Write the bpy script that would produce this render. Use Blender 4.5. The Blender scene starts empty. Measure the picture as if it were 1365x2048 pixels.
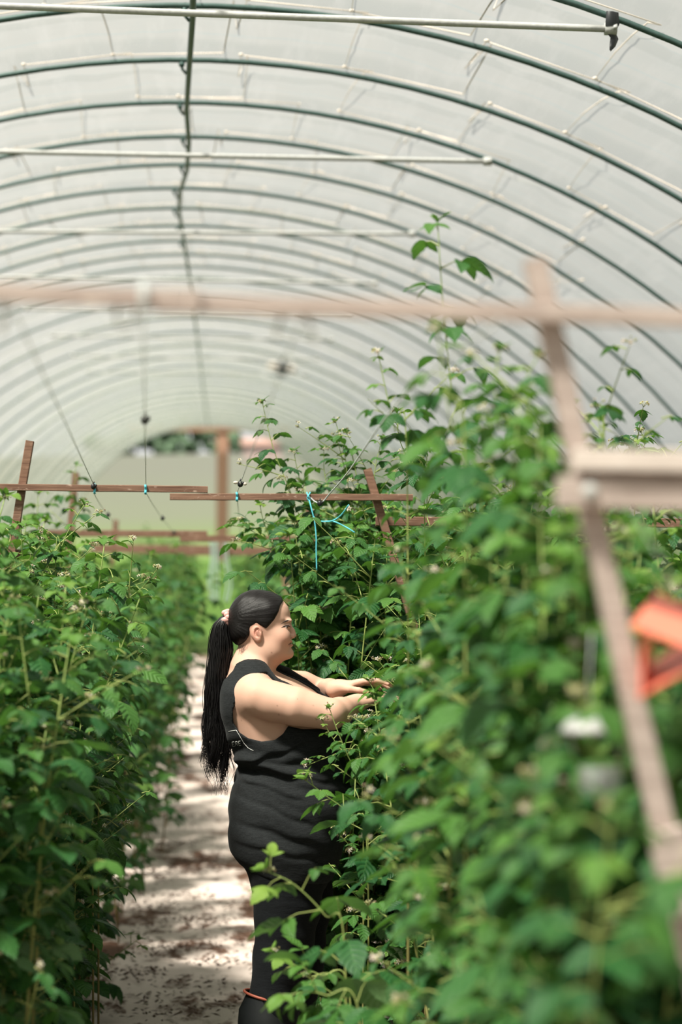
import bpy, math, random
import numpy as np
from mathutils import Vector, Matrix, Euler
from mathutils.bvhtree import BVHTree

S = bpy.context.scene
COL = S.collection
R2D = math.pi / 180

# ------------------------------------------------------------------ camera, sky, sun, exposure
F_PX = 85.0 / 36.0 * 2048.0
EYE = 1.58
YAW, PITCH = math.atan(258 / F_PX), math.atan(176 / F_PX)
cam_data = bpy.data.cameras.new('camera')
cam_data.sensor_fit = 'VERTICAL'
cam_data.sensor_width = 24.0
cam_data.sensor_height = 36.0
cam_data.lens = 85.0
cam_data.clip_end = 2000
cam_data.dof.use_dof = True
cam_data.dof.focus_distance = 7.35
cam_data.dof.aperture_fstop = 2.5
cam = bpy.data.objects.new('camera', cam_data)
COL.objects.link(cam)
cam.location = (0, 0, EYE)
cam.rotation_euler = (math.pi / 2 + PITCH, 0, -YAW)
S.camera = cam
CAM_R = np.array(cam.rotation_euler.to_matrix())

world = bpy.data.worlds.new('sky')
S.world = world
world.use_nodes = True
wn = world.node_tree
wn.nodes.clear()
w_out = wn.nodes.new('ShaderNodeOutputWorld')
w_bg = wn.nodes.new('ShaderNodeBackground')
w_bg.inputs['Color'].default_value = (0.95, 0.96, 0.95, 1)
w_bg.inputs['Strength'].default_value = 0.86
wn.links.new(w_bg.outputs[0], w_out.inputs[0])

sun_data = bpy.data.lights.new('sun', 'SUN')
sun_data.energy = 20.0
sun_data.angle = 8 * R2D
sun_data.color = (1.0, 0.94, 0.84)
sun = bpy.data.objects.new('sun', sun_data)
COL.objects.link(sun)
sun.rotation_euler = Vector((0.43, 0.40, -1.0)).to_track_quat('-Z', 'Y').to_euler()

S.view_settings.view_transform = 'Standard'
S.view_settings.look = 'None'
S.view_settings.gamma = 1
S.view_settings.use_curve_mapping = False
S.view_settings.exposure = 0.09
S.cycles.use_denoising = True
S.cycles.max_bounces = 10
S.cycles.diffuse_bounces = 4
S.cycles.transmission_bounces = 6
S.cycles.transparent_max_bounces = 8
S.cycles.sample_clamp_indirect = 6.0


def at(px, py, Y):
    """the point of the photograph's pixel (px, py) that lies Y metres down the tunnel"""
    d = CAM_R @ np.array([(px - 682.5) / F_PX, (1024 - py) / F_PX, -1.0])
    t = Y / d[1]
    return np.array([d[0] * t, Y, EYE + d[2] * t])


# ------------------------------------------------------------------ mesh and object helpers
def mesh_from(name, verts, faces, mats=(), smooth=True, attrs=None, matidx=None):
    me = bpy.data.meshes.new(name)
    v = np.asarray(verts, dtype=np.float32).reshape(-1, 3)
    if isinstance(faces, np.ndarray):
        n = faces.shape[1]
        me.vertices.add(len(v))
        me.vertices.foreach_set('co', v.ravel())
        me.loops.add(faces.size)
        me.loops.foreach_set('vertex_index', faces.astype(np.int32).ravel())
        me.polygons.add(len(faces))
        me.polygons.foreach_set('loop_start', np.arange(0, faces.size, n, dtype=np.int32))
        me.polygons.foreach_set('loop_total', np.full(len(faces), n, dtype=np.int32))
        me.update(calc_edges=True)
    else:
        me.from_pydata([tuple(map(float, p)) for p in v], [], [tuple(map(int, f)) for f in faces])
    me.validate()
    me.polygons.foreach_set('use_smooth', np.full(len(me.polygons), smooth, dtype=bool))
    if attrs:
        for k, a in attrs.items():
            a = np.asarray(a, dtype=np.float32)
            if a.ndim == 1:
                at_ = me.attributes.new(k, 'FLOAT', 'POINT')
                at_.data.foreach_set('value', a)
            else:
                at_ = me.attributes.new(k, 'FLOAT_VECTOR', 'POINT')
                at_.data.foreach_set('vector', a.ravel())
    for m in mats:
        me.materials.append(m)
    if matidx is not None:
        me.polygons.foreach_set('material_index', np.asarray(matidx, dtype=np.int32))
    return me


class MB:
    """collects shapes and builds them as one mesh"""
    def __init__(self):
        self.v, self.f, self.m, self.t = [], [], [], []
        self.n = 0

    def add(self, v, f, mat=0, tint=0.5):
        v = np.asarray(v, dtype=float).reshape(-1, 3)
        self.v.append(v)
        self.f.extend([tuple(int(i) + self.n for i in q) for q in f])
        self.m.extend([mat] * len(f))
        t = np.asarray(tint, dtype=float)
        self.t.append(np.full(len(v), float(t)) if t.ndim == 0 else t)
        self.n += len(v)
        return self

    def tube(self, pts, r, segs=8, mat=0, caps=True, tint=0.5):
        p = np.asarray(pts, dtype=float)
        n = len(p)
        r = np.full(n, float(r)) if np.ndim(r) == 0 else np.asarray(r, dtype=float)
        tg = np.gradient(p, axis=0)
        tg /= np.linalg.norm(tg, axis=1)[:, None] + 1e-12
        ref = np.array([0, 0, 1.0]) if abs(tg[0][2]) < 0.9 else np.array([1.0, 0, 0])
        u = np.cross(tg[0], ref)
        u /= np.linalg.norm(u)
        rings = []
        a = np.linspace(0, 2 * math.pi, segs, endpoint=False)
        for i in range(n):
            u = u - tg[i] * np.dot(u, tg[i])
            u /= np.linalg.norm(u) + 1e-12
            w = np.cross(tg[i], u)
            rings.append(p[i] + r[i] * (np.cos(a)[:, None] * u + np.sin(a)[:, None] * w))
        v = np.vstack(rings)
        f = []
        for i in range(n - 1):
            for k in range(segs):
                k2 = (k + 1) % segs
                f.append((i * segs + k, i * segs + k2, (i + 1) * segs + k2, (i + 1) * segs + k))
        if caps:
            f.append(tuple(range(segs))[::-1])
            f.append(tuple((n - 1) * segs + k for k in range(segs)))
        t = tint if np.ndim(tint) == 0 else np.repeat(np.asarray(tint), segs)
        return self.add(v, f, mat, t)

    def beam(self, a, b, w, h, up=(0, 0, 1), mat=0, bev=0.0015, jag=0.0, rng=None):
        """a sawn board from a to b, w across and h along up, with eased edges"""
        a, b = np.asarray(a, float), np.asarray(b, float)
        d = (b - a) / np.linalg.norm(b - a)
        s = np.cross(d, np.asarray(up, float))
        s /= np.linalg.norm(s)
        u = np.cross(s, d)
        prof = []
        for sx, sy in ((1, 1), (-1, 1), (-1, -1), (1, -1)):
            e1 = (sx * (w / 2 - bev), sy * h / 2)
            e2 = (sx * w / 2, sy * (h / 2 - bev))
            prof += [e1, e2] if sx * sy < 0 else [e2, e1]
        prof = np.array(prof)
        n = 14
        v = []
        for i in range(n + 1):
            c = a + (b - a) * i / n
            if jag and rng is not None:
                c = c + s * rng.uniform(-jag, jag) + u * rng.uniform(-jag, jag)
            v.append(c + prof[:, :1] * s + prof[:, 1:] * u)
        v = np.vstack(v)
        f = []
        for i in range(n):
            for k in range(8):
                k2 = (k + 1) % 8
                f.append((i * 8 + k, i * 8 + k2, (i + 1) * 8 + k2, (i + 1) * 8 + k))
        f.append(tuple(range(8))[::-1])
        f.append(tuple(n * 8 + k for k in range(8)))
        return self.add(v, f, mat)

    def ball(self, c, rad, n=8, mat=0, tint=0.5, rot=None):
        rad = np.full(3, float(rad)) if np.ndim(rad) == 0 else np.asarray(rad, float)
        v, f = [], []
        for i in range(n + 1):
            th = math.pi * i / n
            for k in range(2 * n):
                ph = math.pi * k / n
                v.append((math.sin(th) * math.cos(ph), math.sin(th) * math.sin(ph), math.cos(th)))
        v = np.array(v) * rad
        if rot is not None:
            v = v @ np.array(rot).T
        v = v + np.asarray(c, float)
        for i in range(n):
            for k in range(2 * n):
                k2 = (k + 1) % (2 * n)
                f.append((i * 2 * n + k, (i + 1) * 2 * n + k, (i + 1) * 2 * n + k2, i * 2 * n + k2))
        return self.add(v, f, mat, tint)

    def mesh(self, name, mats, smooth=True, tint=False, origin=(0, 0, 0)):
        v = np.vstack(self.v) - np.asarray(origin, float)
        at_ = {'tint': np.concatenate(self.t)} if tint else None
        return mesh_from(name, v, self.f, mats, smooth, at_, self.m)


def link(name, me, parent=None, loc=(0, 0, 0)):
    o = bpy.data.objects.new(name, me)
    COL.objects.link(o)
    o.location = loc
    if parent:
        o.parent = parent
    return o


def tag(o, label, cat, group=None, kind=None):
    o['label'] = label
    o['category'] = cat
    if group:
        o['group'] = group
    if kind:
        o['kind'] = kind
    return o


def thing(name, label, cat, loc=(0, 0, 0), group=None):
    o = bpy.data.objects.new(name, None)
    COL.objects.link(o)
    o.location = tuple(map(float, loc))
    o.empty_display_size = 0.1
    return tag(o, label, cat, group)


def struct(name, me, label, cat):
    o = link(name, me)
    tag(o, label, cat, kind='structure')
    return o


def catmull(pts, n):
    p = np.asarray(pts, float)
    p = np.vstack([2 * p[0] - p[1], p, 2 * p[-1] - p[-2]])
    out = []
    segs = len(p) - 3
    for t in np.linspace(0, segs - 1e-6, n):
        i = int(t)
        u = t - i
        a, b, c, d = p[i], p[i + 1], p[i + 2], p[i + 3]
        out.append(0.5 * (2 * b + (c - a) * u + (2 * a - 5 * b + 4 * c - d) * u ** 2 + (3 * b - a - 3 * c + d) * u ** 3))
    return np.array(out)


# ------------------------------------------------------------------ materials
class Nodes:
    def __init__(self, name):
        self.mat = bpy.data.materials.new(name)
        self.mat.use_nodes = True
        self.nt = self.mat.node_tree
        self.nt.nodes.clear()
        self.out = self.new('ShaderNodeOutputMaterial')

    def new(self, t, **kw):
        n = self.nt.nodes.new(t)
        for k, v in kw.items():
            setattr(n, k, v)
        return n

    def put(self, sock, v):
        if isinstance(v, bpy.types.NodeSocket):
            self.nt.links.new(v, sock)
        elif isinstance(v, (tuple, list)) and len(v) == 3 and sock.type == 'RGBA':
            sock.default_value = (*v, 1)
        else:
            sock.default_value = v

    def noise(self, vec=None, scale=5, detail=3, rough=0.5, dim='3D'):
        n = self.new('ShaderNodeTexNoise')
        n.inputs['Scale'].default_value = scale
        n.inputs['Detail'].default_value = detail
        n.inputs['Roughness'].default_value = rough
        if vec is not None:
            self.put(n.inputs['Vector'], vec)
        return n.outputs['Fac']

    def math(self, op, a, b=0.0, c=0.0):
        n = self.new('ShaderNodeMath', operation=op)
        self.put(n.inputs[0], a)
        self.put(n.inputs[1], b)
        self.put(n.inputs[2], c)
        return n.outputs[0]

    def mix(self, fac, a, b, blend='MIX'):
        n = self.new('ShaderNodeMix', data_type='RGBA', blend_type=blend)
        self.put(n.inputs[0], fac)
        self.put(n.inputs[6], a)
        self.put(n.inputs[7], b)
        return n.outputs[2]

    def ramp(self, fac, stops):
        n = self.new('ShaderNodeValToRGB')
        el = n.color_ramp.elements
        while len(el) < len(stops):
            el.new(0.5)
        for e, (p, c) in zip(el, stops):
            e.position = p
            e.color = (*c, 1) if len(c) == 3 else c
        self.put(n.inputs[0], fac)
        return n.outputs[0]

    def mapping(self, vec, scale=(1, 1, 1)):
        n = self.new('ShaderNodeMapping')
        self.put(n.inputs['Vector'], vec)
        n.inputs['Scale'].default_value = scale
        return n.outputs[0]

    def coord(self, which='Object'):
        return self.new('ShaderNodeTexCoord').outputs[which]

    def bump(self, h, strength=0.3, dist=0.01):
        n = self.new('ShaderNodeBump')
        n.inputs['Strength'].default_value = strength
        n.inputs['Distance'].default_value = dist
        self.put(n.inputs['Height'], h)
        return n.outputs[0]

    def bsdf(self, color, rough=0.6, metal=0.0, spec=0.5, normal=None, **kw):
        n = self.new('ShaderNodeBsdfPrincipled')
        self.put(n.inputs['Base Color'], color)
        self.put(n.inputs['Roughness'], rough)
        self.put(n.inputs['Metallic'], metal)
        self.put(n.inputs['Specular IOR Level'], spec)
        for k, v in kw.items():
            self.put(n.inputs[k], v)
        if normal is not None:
            self.put(n.inputs['Normal'], normal)
        return n.outputs[0]

    def done(self, sh):
        self.nt.links.new(sh, self.out.inputs[0])
        return self.mat


M = {}


def simple(name, color, rough=0.6, metal=0.0, var=0.15, scale=30, spec=0.4, bump=0.0):
    k = Nodes(name)
    nz = k.noise(k.coord(), scale, 4)
    c = k.mix(nz, tuple(x * (1 - var) for x in color), tuple(min(1, x * (1 + var)) for x in color))
    nrm = k.bump(nz, bump, 0.004) if bump else None
    M[name] = k.done(k.bsdf(c, rough, metal, spec, nrm))
    return M[name]


simple('galvanised_pipe', (0.05, 0.092, 0.083), 0.5, 0.2, 0.35, 60)
simple('pale_pipe', (0.42, 0.42, 0.41), 0.6, 0.1, 0.25, 60, bump=0.3)
simple('black_plastic', (0.012, 0.012, 0.014), 0.35)
simple('pale_wire', (0.5, 0.52, 0.52), 0.5)
simple('teal_twine', (0.10, 0.50, 0.60), 0.7)
simple('teal_pale', (0.33, 0.43, 0.38), 0.8)
simple('grey_twine', (0.30, 0.30, 0.28), 0.8)
simple('tan_rope', (0.66, 0.56, 0.48), 0.9)
simple('orange_plastic', (0.80, 0.20, 0.13), 0.4, var=0.04)
simple('white_plastic', (0.42, 0.42, 0.41), 0.4, var=0.03)
simple('dark_tape', (0.02, 0.022, 0.025), 0.5)
simple('dry_leaf', (0.22, 0.13, 0.09), 0.8)
simple('soil_crumb', (0.075, 0.038, 0.024), 0.95, var=0.5, scale=40)
simple('bark', (0.12, 0.085, 0.06), 0.9)
simple('far_leaves', (0.03, 0.06, 0.028), 0.8, var=0.5, scale=0.8)
simple('far_wall', (0.22, 0.17, 0.155), 0.8)
simple('far_roof', (0.16, 0.10, 0.08), 0.8)

# weathered wood
for nm, c1, c2, c3 in (('brown_wood', (0.12, 0.06, 0.042), (0.25, 0.145, 0.10), (0.42, 0.30, 0.24)),
                       ('grey_wood', (0.30, 0.235, 0.21), (0.45, 0.37, 0.335), (0.56, 0.46, 0.41)),
                       ('white_wood', (0.50, 0.42, 0.38), (0.64, 0.56, 0.51), (0.74, 0.69, 0.64))):
    k = Nodes(nm)
    co = k.coord()
    g = k.noise(k.mapping(co, (8, 60, 120)), 1.0, 5, 0.65)
    sp = k.noise(k.mapping(co, (30, 60, 60)), 1.0, 3, 0.6)
    c = k.ramp(g, [(0.3, c1), (0.62, c2)])
    c = k.mix(k.ramp(sp, [(0.6, (0, 0, 0)), (0.72, (1, 1, 1))]), c, c3)
    M[nm] = k.done(k.bsdf(c, 0.85, 0, 0.2, k.bump(g, 0.4, 0.003)))

# polythene film: part of the light goes straight through, part scatters
k = Nodes('polythene')
co = k.coord()
n1 = k.noise(k.mapping(co, (0.5, 3.0, 0.5)), 1.0, 4, 0.6)
n2 = k.noise(k.mapping(co, (5.0, 1.4, 5.0)), 1.0, 3, 0.6)
fc = k.mix(n1, (0.305, 0.305, 0.283), (0.385, 0.38, 0.355))
fc = k.mix(k.math('MULTIPLY', n2, 0.45), fc, (0.21, 0.27, 0.28))
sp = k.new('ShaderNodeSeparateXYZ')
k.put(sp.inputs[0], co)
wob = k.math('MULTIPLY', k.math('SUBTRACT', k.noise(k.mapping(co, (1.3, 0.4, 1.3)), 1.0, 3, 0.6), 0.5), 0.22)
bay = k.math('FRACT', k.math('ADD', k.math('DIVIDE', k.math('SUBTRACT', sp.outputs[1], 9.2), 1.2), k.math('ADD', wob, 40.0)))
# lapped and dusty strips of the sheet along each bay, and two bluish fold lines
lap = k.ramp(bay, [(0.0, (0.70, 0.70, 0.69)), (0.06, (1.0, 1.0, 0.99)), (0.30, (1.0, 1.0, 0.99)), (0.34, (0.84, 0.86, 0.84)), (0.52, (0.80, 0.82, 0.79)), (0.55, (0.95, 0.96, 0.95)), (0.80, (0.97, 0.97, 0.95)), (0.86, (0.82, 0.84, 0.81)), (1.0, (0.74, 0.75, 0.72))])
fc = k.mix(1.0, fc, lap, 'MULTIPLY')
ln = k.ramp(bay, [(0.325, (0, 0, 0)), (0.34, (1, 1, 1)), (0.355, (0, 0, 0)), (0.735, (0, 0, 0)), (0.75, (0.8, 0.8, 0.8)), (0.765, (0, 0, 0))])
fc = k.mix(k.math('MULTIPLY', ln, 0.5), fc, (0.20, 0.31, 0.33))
streak = k.noise(k.mapping(co, (9.0, 1.1, 9.0)), 1.0, 4, 0.65)
fc = k.mix(k.ramp(streak, [(0.5, (0, 0, 0)), (0.72, (0.45, 0.45, 0.45))]), fc, (0.40, 0.41, 0.40))
tr = k.new('ShaderNodeBsdfTransparent')
k.put(tr.inputs[0], (0.92, 0.95, 0.93))
tl = k.new('ShaderNodeBsdfTranslucent')
k.put(tl.inputs[0], k.mix(1.0, fc, (0.57, 0.545, 0.545), 'MULTIPLY'))
df = k.new('ShaderNodeBsdfDiffuse')
k.put(df.inputs[0], k.mix(1.0, fc, (1.60, 1.53, 1.50), 'MULTIPLY'))
m1 = k.new('ShaderNodeMixShader')
m1.inputs[0].default_value = 0.42
k.nt.links.new(tl.outputs[0], m1.inputs[1])
k.nt.links.new(df.outputs[0], m1.inputs[2])
m2 = k.new('ShaderNodeMixShader')
m2.inputs[0].default_value = 0.56
k.nt.links.new(tr.outputs[0], m2.inputs[1])
k.nt.links.new(m1.outputs[0], m2.inputs[2])
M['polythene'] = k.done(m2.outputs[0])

# clear plastic cup
k = Nodes('clear_plastic')
M['clear_plastic'] = k.done(k.bsdf((0.85, 0.88, 0.9), 0.15, 0, 0.5, None, **{'Transmission Weight': 0.7, 'IOR': 1.2}))


# ground cover with trodden soil
def ground_mats():
    k = Nodes('ground_sheet')
    co = k.coord()
    a = k.noise(k.mapping(co, (2.6, 1.15, 1)), 1.0, 6, 0.68)
    b = k.noise(k.mapping(co, (9, 5, 1)), 1.0, 5, 0.7)
    f = k.noise(co, 90, 3, 0.7)
    s = k.math('ADD', k.math('MULTIPLY', a, 0.62), k.math('ADD', k.math('MULTIPLY', b, 0.30), k.math('MULTIPLY', f, 0.10)))
    dirt = k.ramp(s, [(0.515, (0, 0, 0)), (0.57, (1, 1, 1))])
    cl = k.mix(b, (0.58, 0.465, 0.415), (0.79, 0.68, 0.625))
    so = k.mix(f, (0.05, 0.024, 0.016), (0.20, 0.11, 0.075))
    c = k.mix(dirt, cl, so)
    M['ground_sheet'] = k.done(k.bsdf(c, 0.85, 0, 0.25, k.bump(s, 0.5, 0.02)))
    k = Nodes('soil')
    co = k.coord()
    a = k.noise(co, 3, 6, 0.7)
    b = k.noise(co, 40, 4, 0.7)
    c = k.mix(b, (0.03, 0.02, 0.014), (0.11, 0.075, 0.05))
    c = k.mix(k.ramp(a, [(0.45, (0, 0, 0)), (0.6, (1, 1, 1))]), c, (0.05, 0.085, 0.025))
    sp = k.new('ShaderNodeSeparateXYZ')
    k.put(sp.inputs[0], co)
    far = k.new('ShaderNodeMapRange')
    k.put(far.inputs[0], sp.outputs[1])
    far.inputs[1].default_value = 28.0
    far.inputs[2].default_value = 36.0
    c = k.mix(far.outputs[0], c, k.mix(b, (0.05, 0.11, 0.02), (0.11, 0.19, 0.04)))
    M['soil'] = k.done(k.bsdf(c, 0.95, 0, 0.1, k.bump(b, 0.6, 0.02)))
    k = Nodes('meadow')
    co = k.coord()
    sp = k.new('ShaderNodeSeparateXYZ')
    k.put(sp.inputs[0], co)
    a = k.noise(k.mapping(co, (0.02, 0.12, 0.0)), 1.0, 4, 0.6)
    yy = k.math('ADD', k.math('DIVIDE', k.math('SUBTRACT', sp.outputs[1], 72.0), 140.0), k.math('MULTIPLY', k.math('SUBTRACT', a, 0.5), 0.35))
    c = k.ramp(yy, [(0.0, (0.055, 0.085, 0.024)), (0.16, (0.062, 0.086, 0.032)), (0.30, (0.066, 0.074, 0.05)), (0.75, (0.064, 0.068, 0.054))])  # grass greys with distance: haze painted into the colour
    M['meadow'] = k.done(k.bsdf(c, 0.9, 0, 0.1))


ground_mats()

# leaves
k = Nodes('raspberry_leaf')
tint = k.new('ShaderNodeAttribute', attribute_name='tint').outputs['Fac']
luv = k.new('ShaderNodeSeparateXYZ')
k.put(luv.inputs[0], k.new('ShaderNodeAttribute', attribute_name='luv').outputs['Vector'])
au = k.math('ABSOLUTE', luv.outputs[0])
ph = k.math('MULTIPLY', k.math('SUBTRACT', luv.outputs[1], k.math('MULTIPLY', au, 0.22)), 44.0)
vein = k.math('SINE', ph)
vn = k.ramp(vein, [(0.82, (0, 0, 0)), (1.0, (1, 1, 1))])
mid = k.ramp(au, [(0.0, (1, 1, 1)), (0.09, (0, 0, 0))])
vv = k.math('MAXIMUM', vn, mid)
c = k.ramp(tint, [(0.0, (0.004, 0.034, 0.015)), (0.4, (0.016, 0.080, 0.020)), (0.75, (0.076, 0.178, 0.026)), (1.0, (0.20, 0.31, 0.045))])
nz = k.noise(k.coord(), 45, 3)
c = k.mix(k.math('MULTIPLY', nz, 0.25), c, (0.035, 0.12, 0.034))
c = k.mix(k.math('MULTIPLY', vv, 0.28), c, (0.11, 0.26, 0.07))
back = k.mix(0.62, c, (0.12, 0.23, 0.12))
gm = k.new('ShaderNodeNewGeometry')
c2 = k.mix(gm.outputs['Backfacing'], c, back)
h = k.math('ADD', k.math('MULTIPLY', vein, -0.5), k.math('MULTIPLY', nz, 0.4))
nrm = k.bump(h, 0.45, 0.004)
pb = k.bsdf(c2, 0.5, 0, 0.26, nrm)
tl = k.new('ShaderNodeBsdfTranslucent')
k.put(tl.inputs[0], k.mix(0.45, c, (0.17, 0.42, 0.02)))
ms = k.new('ShaderNodeMixShader')
ms.inputs[0].default_value = 0.24
k.nt.links.new(pb, ms.inputs[1])
k.nt.links.new(tl.outputs[0], ms.inputs[2])
M['leaf'] = k.done(ms.outputs[0])

k = Nodes('cane_bark')
tint = k.new('ShaderNodeAttribute', attribute_name='tint').outputs['Fac']
c = k.ramp(tint, [(0.0, (0.14, 0.075, 0.04)), (0.4, (0.20, 0.17, 0.06)), (0.7, (0.27, 0.30, 0.09)), (1.0, (0.25, 0.34, 0.10))])
M['cane'] = k.done(k.bsdf(c, 0.6, 0, 0.3))
simple('petal', (0.52, 0.46, 0.39), 0.7, var=0.1)
simple('bud', (0.30, 0.30, 0.13), 0.7, var=0.4, scale=120)
simple('brown_bud', (0.26, 0.17, 0.09), 0.7, var=0.4, scale=120)
simple('berry_red', (0.35, 0.02, 0.03), 0.35, var=0.2)

# ------------------------------------------------------------------ the lie of the land
GZ = np.array([-40, 0, 8, 12, 18, 25, 33, 45, 69, 90.0])
GH = np.array([0, 0, 0, 0.04, 0.20, 0.50, 0.95, 1.60, 2.70, 3.4])


def ground(y):
    return np.interp(y, GZ, GH)


def strip(x0, x1, nx, ys, lift=0.0, rough=0.0, seed=1):
    rng = np.random.default_rng(seed)
    xs = np.linspace(x0, x1, nx)
    X, Y = np.meshgrid(xs, ys)
    Z = ground(Y) + lift + rng.normal(0, 1, X.shape) * rough
    v = np.stack([X, Y, Z], -1).reshape(-1, 3)
    n = len(xs)
    i = np.arange((len(ys) - 1) * n).reshape(-1, n)[:, :-1].ravel()
    return v, np.stack([i, i + 1, i + n + 1, i + n], 1)


v, f = strip(-8, 8, 40, np.concatenate([np.linspace(-12, 10, 30), np.linspace(10.5, 72, 120)]), 0, 0.008)
struct('floor', mesh_from('floor', v, f, [M['soil']]), 'dark soil floor of the growing tunnel under the plant rows', 'floor')
v, f = strip(-0.75, 0.75, 40, np.linspace(-3, 31, 500), 0.024, 0.0035, 3)
v[:, 2] += 0.008 * np.sin(v[:, 1] * 9 + 2.5 * np.sin(v[:, 0] * 5))
struct('path', mesh_from('path', v, f, [M['ground_sheet']]), 'pale pinkish ground sheet path strewn with brown soil', 'path')

# hillside beyond the open end
ys = np.concatenate([np.linspace(72, 130, 20), np.linspace(140, 420, 30)])
hz = np.interp(ys, [72, 90, 110, 230, 420], [2.75, 3.7, 5.2, 15.6, 18])
xs = np.linspace(-160, 160, 30)
X, Y = np.meshgrid(xs, ys)
Z = np.repeat(hz[:, None], len(xs), 1) + 0.25 * np.sin(X * 0.06) * (Y - 72) / 100
v = np.stack([X, Y, Z], -1).reshape(-1, 3)
n = len(xs)
i = np.arange((len(ys) - 1) * n).reshape(-1, n)[:, :-1].ravel()
struct('ground', mesh_from('ground', v, np.stack([i, i + 1, i + n + 1, i + n], 1), [M['meadow']]), 'hazy green hillside field seen through the far tunnel end', 'field')

v1, f1 = strip(-120, -7.9, 12, np.linspace(-30, 73, 40), -0.02)
v2, f2 = strip(7.9, 120, 12, np.linspace(-30, 73, 40), -0.02)
struct('ground', mesh_from('ground', np.vstack([v1, v2]), np.vstack([f1, f2 + len(v1)]), [M['meadow']]), 'grass on both sides of the tunnel, seen only through the film', 'field')

# ------------------------------------------------------------------ tunnel hoops, film, ridge pipe, braces, ropes
RAD = 4.2
H0, HS = 9.2, 1.2
NH0, NH1 = -2, 49


def ridge_h(y):
    n = (y - H0) / HS
    nn = np.clip(n, -8, 60)
    top = 900 - 6369 / (np.clip(nn, -1.5, 60) + 7.11)
    h = EYE + (1200 - top) * y / F_PX
    far = np.interp(y, [0, 7, 8, 22, 33, 45, 57, 69, 80], [3.7, 3.74, 3.78, 4.55, 5.0, 5.45, 5.95, 6.5, 6.9])
    w = np.clip((y - 14) / 8, 0, 1)
    h = np.where(y < 8, 3.78, h)
    return h * (1 - w) + far * w


RX = [(7.0, 388), (8.0, 386), (9.2, 384), (10.4, 377), (11.6, 372), (12.8, 377), (14, 373), (15.2, 358), (16.4, 358), (18, 366), (21, 376), (26, 388), (33, 398), (45, 408), (69, 418)]
RXY = [a for a, b in RX]
RXX = [(b - 425) * a / F_PX for a, b in RX]


def ridge_x(y):
    return float(np.interp(y, RXY, RXX))


def arch_pt(y, th, r=RAD):
    """th from the top, positive to the right"""
    return np.array([ridge_x(y) + r * math.sin(th), y, float(ridge_h(np.array(y))) - RAD + r * math.cos(th)])


def th_ground(y, side):
    c = float(ridge_h(np.array(y))) - RAD
    g = float(ground(y))
    a = math.acos(max(-1, min(1, (g - c) / RAD)))
    return side * a


ORD = ['first', 'second', 'third', 'fourth', 'fifth', 'sixth', 'seventh', 'eighth', 'ninth', 'tenth', 'eleventh', 'twelfth', 'thirteenth', 'fourteenth', 'fifteenth', 'sixteenth', 'seventeenth', 'eighteenth', 'nineteenth', 'twentieth']


def ordinal(i):
    if i < 20:
        return ORD[i]
    tens = {2: 'twenty', 3: 'thirty', 4: 'forty', 5: 'fifty', 6: 'sixty'}
    t, u = divmod(i + 1, 10)
    return (tens[t][:-1] + 'ieth') if u == 0 else tens[t] + '-' + ORD[u - 1]


hoop_y = [H0 + HS * n for n in range(NH0 + 1, NH1 + 1) if n < 12 or n % 2 == NH1 % 2]
for i, y in enumerate(hoop_y):
    a0, a1 = th_ground(y, -1), th_ground(y, 1)
    mb = MB()
    mb.tube([arch_pt(y, t) - np.array([0, 0, 0.0]) for t in np.linspace(a0, a1, 72)], 0.0115, 8)
    base = arch_pt(y, 0)
    base[2] = float(ground(y))
    o = link('tunnel_hoop', mb.mesh('tunnel_hoop', [M['galvanised_pipe']], origin=base), None, base)
    if i < 12:
        lab = 'dark steel tunnel hoop arching overhead, %s from the front' % ordinal(i)
    elif i == len(hoop_y) - 1:
        lab = 'last steel hoop framing the open far end of the tunnel'
    else:
        lab = 'blurred steel hoop deep in the tunnel, %s from the front' % ordinal(i)
    tag(o, lab, 'hoop', 'steel hoops of the tunnel')

rng = np.random.default_rng(11)
fy, bays = [], []
yy = H0 + HS * (-15)
vs, fs = [], []
NA = 110
row = 0
sub = 7
rows_y, rows_b = [], []
for n in range(-15, NH1):
    for s in range(sub):
        rows_y.append(H0 + HS * (n + s / sub))
        rows_b.append(s / sub)
rows_y.append(H0 + HS * NH1)
rows_b.append(0.0)
ang = np.linspace(-1, 1, NA)
smooth_n = np.cumsum(rng.normal(0, 1, (len(rows_y), NA)), 1)
wr = rng.normal(0, 1, (len(rows_y), NA))
for _ in range(2):
    wr = (wr + np.roll(wr, 1, 0) + np.roll(wr, -1, 0)) / 3
bayk = rng.uniform(0.6, 1.35, 80)
for j, (y, b) in enumerate(zip(rows_y, rows_b)):
    amax = abs(th_ground(min(max(y, -5), 69), 1))
    bulge = 0.048 * bayk[j // sub] * math.sin(math.pi * b) ** 0.8 - (0.02 if 0.1 < b < 0.3 else 0)
    for q, t in enumerate(ang):
        r = RAD + 0.014 + bulge + 0.011 * wr[j, q] * (math.sin(math.pi * b) + 0.08)
        vs.append(arch_pt(y, t * amax, r))
fs = []
for j in range(len(rows_y) - 1):
    bay = j // sub - 15
    for q in range(NA - 1):
        fs.append((j * NA + q, j * NA + q + 1, (j + 1) * NA + q + 1, (j + 1) * NA + q))
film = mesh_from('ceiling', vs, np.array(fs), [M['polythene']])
struct('ceiling', film, 'milky polythene film stretched over the tunnel hoops', 'tunnel cover')

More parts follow.
